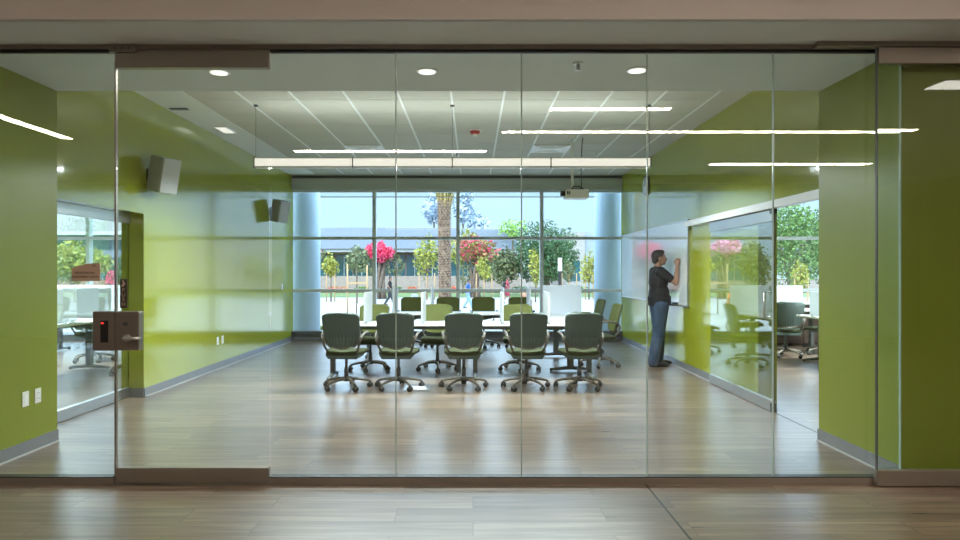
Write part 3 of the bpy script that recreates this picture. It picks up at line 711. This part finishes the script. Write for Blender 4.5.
    for sd in 'RL':
        h_, k_, a_ = V['hip'+sd], V['kn'+sd], V['an'+sd]
        if shorts: limb(tm, [(h_, .105), (h_.lerp(k_, .8), .088)])
        else: gg = J.get('girth', 0); limb(tm, [(h_, .106+gg), (h_.lerp(k_, .45), .094+gg), (k_, .076+gg), (k_.lerp(a_, .5), .073+gg), (a_+Vector((0, 0, -.02)), .068+gg)])
    remeshed(tm, 'trousers', cols['trousers'], t, vox*1.3, 6)
    for sd in 'RL':
        a_ = V['an'+sd]; f = Vector(J.get('foot'+sd, (1, 0, 0))).normalized()
        sh_ = MB(); Mz = Matrix.Rotation(math.atan2(f.y, f.x), 3, 'Z')
        g = a_.z-.085
        sh_.ball((a_.x, a_.y, g+.045), (.055, .043, .05)); c = Vector((a_.x, a_.y, 0))+f*.07; sh_.ball((c.x, c.y, g+.04), (.135, .05, .042), 14, 10, Mz); c = Vector((a_.x, a_.y, 0))+f*.15; sh_.ball((c.x, c.y, g+.034), (.08, .046, .033), 14, 10, Mz)
        ob = remeshed(sh_, 'shoe', cols['shoe'], t, vox*1.2, 3)
    return t
M_hair = noisy(mat('dark_hair', (.02, .016, .013), .6), (.014, .011, .009), (.03, .024, .02), 60)
M_hairb = mat('brown_hair', (.06, .035, .02), .6)
M_shirt = mat('black_cotton', (.007, .007, .009), .85)
M_jeans = noisy(mat('blue_denim', (.08, .13, .2), .8), (.016, .034, .065), (.04, .068, .115), 9, (1, 1, .5))
M_shoe = mat('black_leather', (.01, .01, .011), .35)
JM = dict(girth=.016, pelvis=(.10, 0, .95), chest=(.085, 0, 1.27), neck=(.075, 0, 1.48), head=(.10, 0, 1.615), tilt=R(-4),
          shR=(.07, -.185, 1.415), elR=(.265, -.27, 1.245), wrR=(.285, -.265, 1.49), shL=(.07, .185, 1.415), elL=(.05, .245, 1.13), wrL=(.12, .22, .9),
          hipR=(.095, -.085, .90), knR=(.06, -.095, .49), anR=(-.02, -.105, .085), hipL=(.095, .085, .90), knL=(.13, .095, .49), anL=(.10, .10, .085),
          palmR=(.45, .9, 0), palmL=(0, -1, 0), curlR=.75, curlL=.3, footR=(1, -.1, 0), footL=(1, .1, 0))
MX, MY = 2.695, 9.6
person('man in black shirt and jeans writing on the whiteboard', (MX, MY, 0), 0, JM, dict(hair=M_hair, shirt=M_shirt, trousers=M_jeans, shoe=M_shoe), .0065)
mk = thing('marker', 'slim dark marker in the writing hand of the man', 'marker', (MX+.302, MY-.235, 1.585))
MB().cyl((-.05, -.01, -.035), (.018, 0, .01), .0075, 10).build('barrel', M_black, mk); MB().cyl((.018, 0, .01), (.028, .002, .017), .0045, 8, .002).build('tip', M_dgrey, mk)

# ================================================================== OUTDOORS
GZ = -.55
M_conc = noisy(mat('concrete_walk', (.55, .52, .48), .9), (.27, .25, .235), (.33, .31, .29), 1.2)
M_grassm = noisy(mat('lawn', (.12, .22, .03), .9), (.06, .10, .02), (.12, .165, .04), 3)
M_soil = noisy(mat('planting_soil', (.12, .08, .05), .95), (.1, .065, .04), (.17, .12, .08), 4)
struct('ground', MB().box(-120, 120, YB+.3, 50, GZ-.3, GZ), M_conc, 'pale concrete plaza outside the windows', 'plaza')
struct('terrain_beyond', MB().box(-160, 160, 62, 200, GZ-.3, GZ), M_soil, 'planting ground beyond the lawn', 'ground')
struct('lawn', MB().box(-120, 120, 50, 62, GZ-.3, GZ+.01), M_grassm, 'green lawn strip beyond the plaza', 'lawn')
struct('bed', MB().box(-60, 60, 61, 66, GZ, GZ+.12), M_soil, 'planting bed before the garden wall', 'planting bed')
struct('foundation', MB().box(XA0-.5, XA1+.5, YB+.15, YB+.3, GZ, .12), M_conc, 'concrete plinth below the back windows', 'plinth')
M_col = mat('column_paint', (.42, .545, .63), .6)
for x, l in ((X(306, 13.85), 'round pale column outside the window at left'), (X(608.5, 13.85), 'round pale column outside the window at right')):
    t = thing('round_column', l, 'column', (x, 13.85, GZ), group='round columns outside', kind='structure')
    MB().cyl((0, 0, 0), (0, 0, 4.4), .305, 40).build('shaft', M_col, t); MB().cyl((0, 0, 0), (0, 0, .3), .33, 40).build('plinth', M_conc, t)
# buildings
M_metal = mat('fascia_metal', (.235, .265, .325), .75); M_teal = mat('teal_glass', (.03, .11, .13), .12, ior=1.8); M_wallb = noisy(mat('block_wall', (.33, .29, .26), .9), (.27, .215, .175), (.34, .28, .235), 5)
M_cream = mat('white_stucco', (.36, .335, .31), .9); M_soff = mat('eave_white', (.6, .6, .6), .8)
def sx(px, d): return X(px, d)
bA = thing('office_building', 'low office building with curved grey metal fascia and teal windows', 'building', (0, 72, GZ))
n = 24; x0, x1 = -26.0, 5.0
poly = []
for i in range(n+1):
    u = i/n; poly.append((x0+(x1-x0)*u, -2.2*math.sin(PI*min(1, u*1.05))))
outl = poly+[(x1, 14), (x0, 14)]
zf0, zf1 = Z(249, 71)-GZ, Z(228.5, 71)-GZ
MB().prism(outl, 'z', zf0, zf1).build('fascia', M_metal, bA)
MB().prism([(x, y+.3) for x, y in poly]+[(x1, 14), (x0, 14)], 'z', zf0-.35, zf0).build('eave', M_soff, bA)
MB().box(x0, x1, .6, 14, 0, zf0-.35).build('wall', M_wallb, bA)
for k in range(15):
    xx = x0+.5+k*2.0; w_ = MB().box(xx, xx+1.8, .5, .62, 1.1, zf0-.6).build('window', M_teal, bA); MB().box(xx+.87, xx+.93, .46, .5, 1.1, zf0-.6).build('window_bar', M_soff, w_)
for k in range(8):
    xx = x0+1.5+k*3.8; MB().box(xx, xx+.15, -1.6, .5, zf0-.7, zf0-.35).build('bracket', M_soff, bA)
bB = thing('stucco_building', 'plain white stucco building behind the right trees', 'building', (0, 70, GZ))
MB().box(X(567, 70), X(585, 70), 0, 14, 0, Z(232.5, 70)-GZ).build('wall', M_cream, bB)
MB().box(X(585, 70), X(597, 70), .3, 14, 0, Z(232, 70)-GZ).build('side_wing', mat('grey_stucco', (.3, .34, .36), .9), bB)
MB().box(X(597, 70), X(720, 70), 1, 14, 0, Z(238, 70)-GZ).build('rear_wing', M_cream, bB)
MB().box(X(570, 70), X(580, 70), -.05, .05, 1, 3.2).build('window', M_teal, bB)
bC = thing('glass_building', 'two storey building with teal glass bands seen through left room', 'building', (-42, 58, GZ))
for k, (a, b, m) in enumerate(((0, 1.2, M_cream), (1.2, 3.3, M_teal), (3.3, 4.0, M_metal), (4.0, 5.6, M_teal), (5.6, 7.4, M_cream))):
    MB().box(-16, 14, (0 if m is not M_teal else .25), 14, a, b).build(('base_band', 'window_band', 'spandrel', 'window_band', 'parapet')[k], m, bC)
MB().box(-16, 14, -1.2, 0, 5.3, 5.6).build('canopy', M_soff, bC)
gw = tag(MB().box(X(300, 66), X(520, 66), 66, 66.4, GZ, Z(276, 66)).build('garden_wall', M_wallb), 'grey block garden wall behind the young trees', 'wall')
fn = thing('picket_fence', 'brown slatted fence seen through the left room', 'fence', (-27.0, 44, GZ))
mbf = MB()
for k in range(60): mbf.box(-4+k*.14, -4+k*.14+.10, 0, .04, .1, 1.5)
M_fence = mat('fence_wood', (.28, .15, .07), .8)
mbf.build('picket', M_fence, fn); MB().box(-4, 4.4, .04, .09, .35, .45).box(-4, 4.4, .04, .09, 1.15, 1.25).build('rail', M_fence, fn)

# vegetation
def leafmat(name, cols, rough=.6):
    m = mat(name, cols[0], rough); N, L, b = nodes(m)
    g = N.new('ShaderNodeNewGeometry'); rp = N.new('ShaderNodeValToRGB'); e = rp.color_ramp.elements
    e[0].color = (*cols[0], 1); e[1].color = (*cols[-1], 1); e[1].position = 1
    for i, c in enumerate(cols[1:-1]): q = e.new((i+1)/(len(cols)-1)); q.color = (*c, 1)
    L.new(g.outputs['Random Per Island'], rp.inputs[0]); L.new(rp.outputs[0], b.inputs['Base Color'])
    return m
LM = {
 'dark': leafmat('leaf_dark', [(.03, .075, .025), (.05, .12, .04), (.09, .18, .06)]),
 'mid': leafmat('leaf_mid', [(.06, .13, .02), (.1, .2, .035), (.17, .28, .06)]),
 'yellow': leafmat('leaf_yellow', [(.16, .19, .02), (.3, .3, .04), (.4, .36, .05)]),
 'olive': leafmat('leaf_olive', [(.07, .09, .04), (.12, .15, .06), (.2, .2, .08)]),
 'blue': leafmat('leaf_blue', [(.36, .44, .5), (.45, .53, .6), (.52, .58, .68)]),
 'pink': leafmat('bloom_pink', [(.6, .03, .09), (.75, .06, .15), (.85, .15, .25)]),
 'pale': leafmat('bloom_pale_pink', [(.75, .2, .4), (.85, .3, .5), (.9, .45, .6)]),
 'redmix': leafmat('bloom_red_mixed', [(.1, .13, .03), (.25, .22, .04), (.15, .17, .04), (.6, .03, .08), (.65, .06, .14), (.35, .27, .05)]),
 'lime': leafmat('leaf_lime', [(.2, .4, .05), (.3, .5, .1)]),
 'red': leafmat('bloom_red', [(.55, .06, .03), (.75, .15, .05), (.1, .2, .03)]),
}
M_bark = noisy(mat('bark', (.16, .11, .08), .9), (.11, .075, .055), (.22, .16, .12), 14, (1, 1, .3))
M_stake = mat('stake_wood', (.45, .28, .14), .8)
def leaves(mb, blobs, n, size, flat=.55):
    vols = [b[1][0]*b[1][1]*b[1][2] for b in blobs]; tot = sum(vols)
    for (c, r), v in zip(blobs, vols):
        for _ in range(max(6, int(n*v/tot))):
            th = random.uniform(0, 2*PI); cz = random.uniform(-1, 1); rr = random.uniform(.35, 1)**.45; q = math.sqrt(1-cz*cz)
            p = Vector((c[0]+r[0]*rr*q*math.cos(th), c[1]+r[1]*rr*q*math.sin(th), c[2]+r[2]*rr*cz))
            nrm = Vector((random.gauss(0, 1), random.gauss(0, 1), random.gauss(.4, 1))).normalized()
            a = nrm.orthogonal().normalized(); a.rotate(Matrix.Rotation(random.uniform(0, 6.28), 3, nrm)); b_ = nrm.cross(a)
            s_ = size*random.uniform(.6, 1.4)
            mb.add([p-a*s_, p-b_*s_*flat, p+a*s_, p+b_*s_*flat], [(0, 1, 2, 3)])
    return mb
def tree(name, label, cat, px, d, ytop, ybot, wpx, lm, n=900, size=.14, trunk=.09, lumps=5, stakes=0, group=None, lean=0, crown2=None, trunk_to=.75):
    x = X(px, d); zt, zb = Z(ytop, d)-GZ, Z(ybot, d)-GZ; wd = wpx*d/F/2
    t = thing(name, label, cat, (x, d, GZ), group=group)
    hz = (zt-zb)/2; blobs = []
    for k in range(lumps):
        a = 2*PI*k/lumps+random.random(); q = .45
        blobs.append(((math.cos(a)*wd*q, math.sin(a)*wd*q, zb+hz+random.uniform(-.35, .35)*hz), (wd*.62, wd*.62, hz*.62)))
    blobs.append(((0, 0, zb+hz), (wd*.55, wd*.55, hz)))
    for k in range(lumps):
        a = random.uniform(0, 6.28); q = random.uniform(.5, .85); blobs.append(((math.cos(a)*wd*q, math.sin(a)*wd*q, zb+hz*(1+random.uniform(-.8, .8)*(1-q*.5))), (wd*.3, wd*.3, hz*.3)))
    leaves(MB(), blobs, n, size).build('crown', LM[lm], t, fix=False)
    tp = zb+(zt-zb)*trunk_to
    tm = MB().tube([(0, 0, 0), (lean*.3, 0, tp*.35), (lean, 0, tp*.7), (lean*.8, 0, tp)], [trunk, trunk*.85, trunk*.65, trunk*.3], 8)
    for k in range(4):
        a = k*1.6+.4; tm.tube([(lean*.7, 0, zb+hz*.2), (lean*.7+math.cos(a)*wd*.5, math.sin(a)*wd*.5, zb+hz*1.1)], [trunk*.45, trunk*.15], 6)
    tm.build('trunk', M_bark, t)
    for k in range(stakes):
        sx_ = (k-(stakes-1)/2)*.55 if stakes > 1 else .3
        MB().cyl((sx_, -.12, 0), (sx_, -.12, 1.9), .04, 8).build('stake', M_stake, t)
    return t
GT_ = 'young staked trees along the plaza'
tree('young_tree', 'young yellow-green staked tree beside the left column', 'tree', 331, 43, 250, 279, 17, 'yellow', 420, .11, .05, stakes=2, group=GT_)
tree('young_tree', 'young olive tree behind the wooden crossbar stakes', 'tree', 357, 40, 244, 276, 24, 'olive', 700, .11, .05, group=GT_)
tree('young_tree', 'slim yellow-green tree left of the palm trunk', 'tree', 427, 46, 231, 284, 28, 'yellow', 800, .11, .06, stakes=3, group=GT_)
tree('young_tree', 'yellow-green tree behind the right side of the palm', 'tree', 463, 58, 228, 268, 30, 'yellow', 600, .15, .06, group=GT_)
tree('young_tree', 'yellow tree with three pale stakes right of the palm', 'tree', 484, 46, 255, 281, 17, 'yellow', 450, .10, .05, stakes=3, group=GT_)
tree('young_tree', 'golden young tree in front of the large dark tree', 'tree', 535.5, 42, 246, 289, 16, 'yellow', 500, .10, .05, stakes=1, group=GT_)
tree('young_tree', 'young tree with pale stakes before the white building', 'tree', 569, 48, 255, 285, 13, 'olive', 260, .10, .04, stakes=3, group=GT_)
tree('young_tree', 'bright young tree beside the right column', 'tree', 589, 46, 245, 288, 20, 'yellow', 600, .11, .05, stakes=2, group=GT_)
t = thing('tree_stake_frame', 'two wooden tree stakes with a crossbar near the left column', 'stakes', (X(357, 30), 30, GZ))
for x in (-.45, .47): MB().cyl((x, 0, 0), (x, 0, 2.35 if x < 0 else 2.3), .035, 8).build('stake', M_stake, t)
MB().box(-.45, .47, -.05, -.02, 1.42, 1.50).build('crossbar', M_stake, t)
tree('sapling', 'thin bare sapling between the crossbar stakes', 'tree', 356.5, 30.1, 246, 268, 9, 'olive', 120, .07, .03, lumps=3)
# bougainvilleas
def boug(px, d, ytop, ybot, wpx, lm, label):
    t = tree('bougainvillea', label, 'flowering tree', px, d, ytop, ybot, wpx, lm, 1500, .14, .22, lumps=6, trunk_to=.6, group='bougainvillea trees')
    x = X(px, d); zb = Z(ybot, d)-GZ
    leaves(MB(), [((.9, .2, zb-.1), (.9, .9, .9)), ((-.8, .3, zb-.3), (.7, .7, .8))], 500, .12).build('green_foliage', LM['olive'], t, fix=False)
    tm = MB()
    for k in range(6):
        a = k*1.05; tm.tube([(math.cos(a)*.35, math.sin(a)*.35, 0), (math.cos(a+.8)*.22, math.sin(a+.8)*.22, zb*.5), (math.cos(a+1.6)*.45, math.sin(a+1.6)*.45, zb+.4)], [.14, .12, .08], 7)
    tm.build('twisted_stem', M_bark, t)
boug(380.5, 47.5, 241, 263, 28, 'pink', 'bright pink bougainvillea tree behind the first mullion')
boug(475, 50, 233, 270, 46, 'redmix', 'red and green bougainvillea right of the palm trunk')
boug(304, 47.5, 238, 258, 34, 'pale', 'pale pink bougainvillea mirrored in the right glass door')
# large trees
tree('shade_tree', 'large dark green tree in front of the white building', 'tree', 546, 55, 217, 287, 66, 'dark', 11000, .11, .28, lumps=9, lean=.2)
tree('shade_tree', 'lime green treetop behind the large dark tree', 'tree', 513, 70, 217, 240, 30, 'lime', 420, .17, .15)
tree('shade_tree', 'olive bushy tree between the red bougainvillea and dark tree', 'tree', 505, 56, 245, 288, 36, 'olive', 1800, .15, .15)
tree('jacaranda', 'tall hazy blue jacaranda behind left side of the palm', 'tree', 434, 88, 190, 226, 24, 'blue', 900, .3, .2)
tree('jacaranda', 'hazy blue jacaranda crown right of the palm', 'tree', 463, 88, 188, 226, 22, 'blue', 900, .3, .2)
tree('jacaranda', 'smaller blue jacaranda crown farther right of the palm', 'tree', 478, 88, 211, 240, 22, 'blue', 700, .3, .2)
for px, d, yt, wp, lm, l in ((752, 42, 206, 60, 'mid', 'green tree outside the right room nearest the door edge'), (790, 33, 196, 70, 'mid', 'tall green tree filling the right doorway view'), (832, 35, 200, 60, 'dark', 'dark green tree outside the right room by the stub wall'), (712, 40, 215, 60, 'mid', 'green tree outside right room hidden behind the right wall')):
    tree('garden_tree', l, 'tree', px, d, yt, 292, wp, lm, 6500, .085, .16, group='trees outside the right room', lumps=8)
tree('young_tree', 'yellow staked tree outside the right room', 'tree', 800, 28, 258, 295, 18, 'yellow', 400, .08, .04, stakes=2, group=GT_)
for px, d, yt, yb, wp, lm, l in ((72, 30, 238, 285, 66, 'yellow', 'yellow-green tree seen through the left glass doorway'), (122, 38, 262, 292, 30, 'dark', 'dark shrub seen beside the PUSH sign'), (40, 36, 240, 290, 60, 'mid', 'green tree outside the left room beside the stub wall'), (150, 44, 240, 292, 60, 'mid', 'green tree mirrored in the right sliding glass'), (215, 46, 236, 292, 60, 'dark', 'dark green tree mirrored in the right sliding glass'), (268, 50, 238, 290, 30, 'olive', 'olive tree just left of the pale pink bougainvillea')):
    tree('garden_tree', l, 'tree', px, d, yt, yb, wp, lm, 2200, .13, .14, group='trees outside the left room', lumps=7)
# shrubs
def shrub(px, d, ytop, wpx, lm, label, n=300, size=.09, gz=GZ):
    x = X(px, d); zt = Z(ytop, d)-gz; wd = wpx*d/F/2
    t = thing('shrub', label, 'shrub', (x, d, gz), group='low shrubs outside')
    leaves(MB(), [((0, 0, zt*.5), (wd, wd*.7, zt*.5)), ((wd*.4, 0, zt*.45), (wd*.6, wd*.6, zt*.45)), ((-wd*.4, 0, zt*.45), (wd*.6, wd*.6, zt*.45))], n, size).build('foliage', LM[lm], t, fix=False)
    MB().cyl((0, 0, 0), (0, 0, zt*.6), .03, 6).build('stem', M_bark, t)
for px, w_, lm, l in ((338, 26, 'red', 'red flowering shrub left of the pink tree'), (361, 16, 'mid', 'green shrub under the olive tree'), (396, 14, 'mid', 'green shrub right of the person in black'), (412, 10, 'red', 'small orange flowering shrub near the grey bollard'), (452, 12, 'red', 'red flowering shrub at the palm foot'), (474, 20, 'mid', 'bright green shrub behind the person in blue'), (552, 30, 'dark', 'dark green shrub below the large dark tree'), (520, 20, 'dark', 'dark shrub left of the golden young tree'), (580, 22, 'mid', 'green shrub before the white building'), (111, 14, 'pink', 'pink flowering shrub seen through the left room')):
    shrub(px, 63 if px > 200 else 33, 286 if px > 200 else 270, w_, lm, l)
shrub(324, 15.2, 321, 14, 'yellow', 'yellow-green plant against the window beside the left column', 160, .06)
shrub(548, 15.6, 316, 30, 'mid', 'green plant outside the window under the large white divider', 260, .07)
# palm
d = 30; xp = X(444.5, d)
t = thing('palm_tree', 'thick date palm trunk standing in the plaza at centre', 'palm tree', (xp, d, GZ))
tm = MB(); zt = 5.3
rings = 46
pts = []; rs = []
for k in range(rings*2+1):
    z = zt*k/(rings*2); base = .28+.06*math.exp(-z*1.6)+.02*max(0, (z-3.2)/1.6)**2*(1 if z < 4.8 else .8)
    pts.append((0.02*math.sin(z), 0, z)); rs.append(base*(1.07 if k % 2 else .93))
tm.tube(pts, rs, 22)
M_palm = noisy(mat('palm_bark', (.3, .2, .14), .9), (.08, .045, .03), (.26, .17, .11), 9, (1, 1, .6), lo=.4, hi=.6)
tm.build('trunk', M_palm, t)
sc2 = MB()
for k in range(rings):
    z = zt*(k+.5)/rings; rr = .295+.06*math.exp(-z*1.6)+.02*max(0, (z-3.2)/1.6)**2
    for j in range(12):
        a = 2*PI*(j+.5*(k % 2))/12; c = Vector((rr*math.cos(a), rr*math.sin(a), z)); o_ = Vector((math.cos(a), math.sin(a), 0)); s_ = Vector((-math.sin(a), math.cos(a), 0))
        sc2.add([c-s_*.075-o_*.02, c+s_*.075-o_*.02, c+o_*.045+Vector((0, 0, .085)), c-o_*.03+Vector((0, 0, .05))], [(0, 1, 2), (0, 2, 3), (1, 3, 2), (0, 3, 1)])
sc2.build('frond_scar', noisy(mat('palm_scale', (.42, .3, .22), .9), (.24, .15, .10), (.46, .32, .23), 5), t)
bo = MB()
for k in range(26):
    a = k*2.4; bo.tube([(.2*math.cos(a), .2*math.sin(a), 4.78+.03*k), (.33*math.cos(a), .33*math.sin(a), 5.3+.03*k), (.5*math.cos(a), .5*math.sin(a), 5.8+.02*k)], [.07, .05, .02], 6)
bo.build('frond_base', mat('frond_base_tan', (.42, .3, .1), .7), t)
for k in range(14):
    a = 2*PI*k/14; fm = MB(); pr = []
    for i in range(12):
        u = i/11; r_ = .3+2.6*u; pr.append(Vector((r_*math.cos(a), r_*math.sin(a), 5.6+1.9*math.sin(u*2.0)-.6*u)))
    fm.tube(pr, [.03*(1-.8*i/11) for i in range(12)], 5)
    for i in range(1, 12):
        for sg_ in (-1, 1):
            s_ = Vector((-math.sin(a), math.cos(a), 0))*sg_; p = pr[i]; tdir = (pr[i]-pr[i-1]).normalized()
            fm.add([p-tdir*.04, p+tdir*.05, p+s_*.5+tdir*.3-Vector((0, 0, .12))], [(0, 1, 2)])
    fm.build('frond', LM['mid'], t, fix=False)
# street things
t = thing('sign_post', 'white topped dark post right of the large dark tree', 'sign post', (X(560, 42), 42, GZ))
MB().rbox(-.11, .11, -.05, .05, 0, Z(270, 42)-GZ, .01).build('post', M_black, t); MB().rbox(-.13, .13, -.06, .06, Z(271, 42)-GZ, Z(258, 42)-GZ, .01).build('sign_panel', M_white, t)
t = thing('bollard', 'squat grey concrete bollard beside the walkway', 'bollard', (X(414.5, 41), 41, GZ))
MB().cyl((0, 0, 0), (0, 0, .45), .3, 20, .24).ball((0, 0, .45), (.24, .24, .14)).build('body', mat('grey_rock', (.25, .26, .28), .9), t)
t = thing('planter_pot', 'terracotta pot at the foot of the golden young tree', 'pot', (X(525, 41), 41, GZ))
MB().tube([(0, 0, 0), (0, 0, .55), (0, 0, .66), (0, 0, .66), (0, 0, .5)], [.2, .3, .33, .28, .25], 20).build('body', mat('terracotta', (.5, .26, .15), .8), t)
t = thing('traffic_cone', 'orange traffic cone mirrored low in the right glass door', 'traffic cone', (X(313, 40), 40, GZ))
MB().cyl((0, 0, .04), (0, 0, .75), .17, 18, .03).build('cone', mat('cone_orange', (.8, .12, .02), .5), t); MB().box(-.22, .22, -.22, .22, 0, .04).build('base', mat('cone_orange', (.8, .12, .02), .5), t)
# walkers
def walk_pose(step=.28, bend=0):
    return dict(pelvis=(0, 0, .95), chest=(.02, 0, 1.27), neck=(.03, 0, 1.48), head=(.06, 0, 1.615), tilt=R(8), shR=(.02, -.185, 1.415), shL=(.02, .185, 1.415),
        elR=(-.1, -.24, 1.16), wrR=(.06, -.23, 1.0), elL=(.06, .25, 1.15), wrL=(.25, .2, 1.1), hipR=(0, -.085, .9), hipL=(0, .085, .9),
        knR=(.12, -.09, .5), anR=(step, -.09, .09), knL=(-.03, .09, .5), anL=(-step, .09, .14))
M_navy = mat('navy_cloth', (.03, .1, .3), .8); M_bluep = mat('pale_blue_cloth', (.2, .33, .55), .8); M_maroon = mat('maroon_cloth', (.3, .02, .05), .8); M_khaki = mat('khaki_cloth', (.5, .38, .3), .8)
def walker(px, d, rz, label, shirt, tr, hair=None, shorts=False, s=1.0):
    return person(label, (X(px, d), d, GZ), rz, walk_pose(), dict(hair=hair or M_hair, shirt=shirt, trousers=tr, shoe=M_shoe), .02, s, hands=False, shorts=shorts)
walker(389.5, 37, R(10), 'person in black clothes walking before the pink tree', M_shirt, mat('charcoal_cloth', (.03, .03, .035), .8))
p = walker(468, 34, R(-10), 'person in blue top and light jeans walking past the palm', M_navy, M_bluep, s=.92)
p = walker(507, 39.5, R(5), 'person in red top and shorts with a backpack walking', M_maroon, M_maroon, shorts=True, s=.98)
bp = MB(); bp.rbox(-.27, -.11, -.14, .14, 1.0, 1.42, .05, 2); bp.build('backpack', M_black, p)
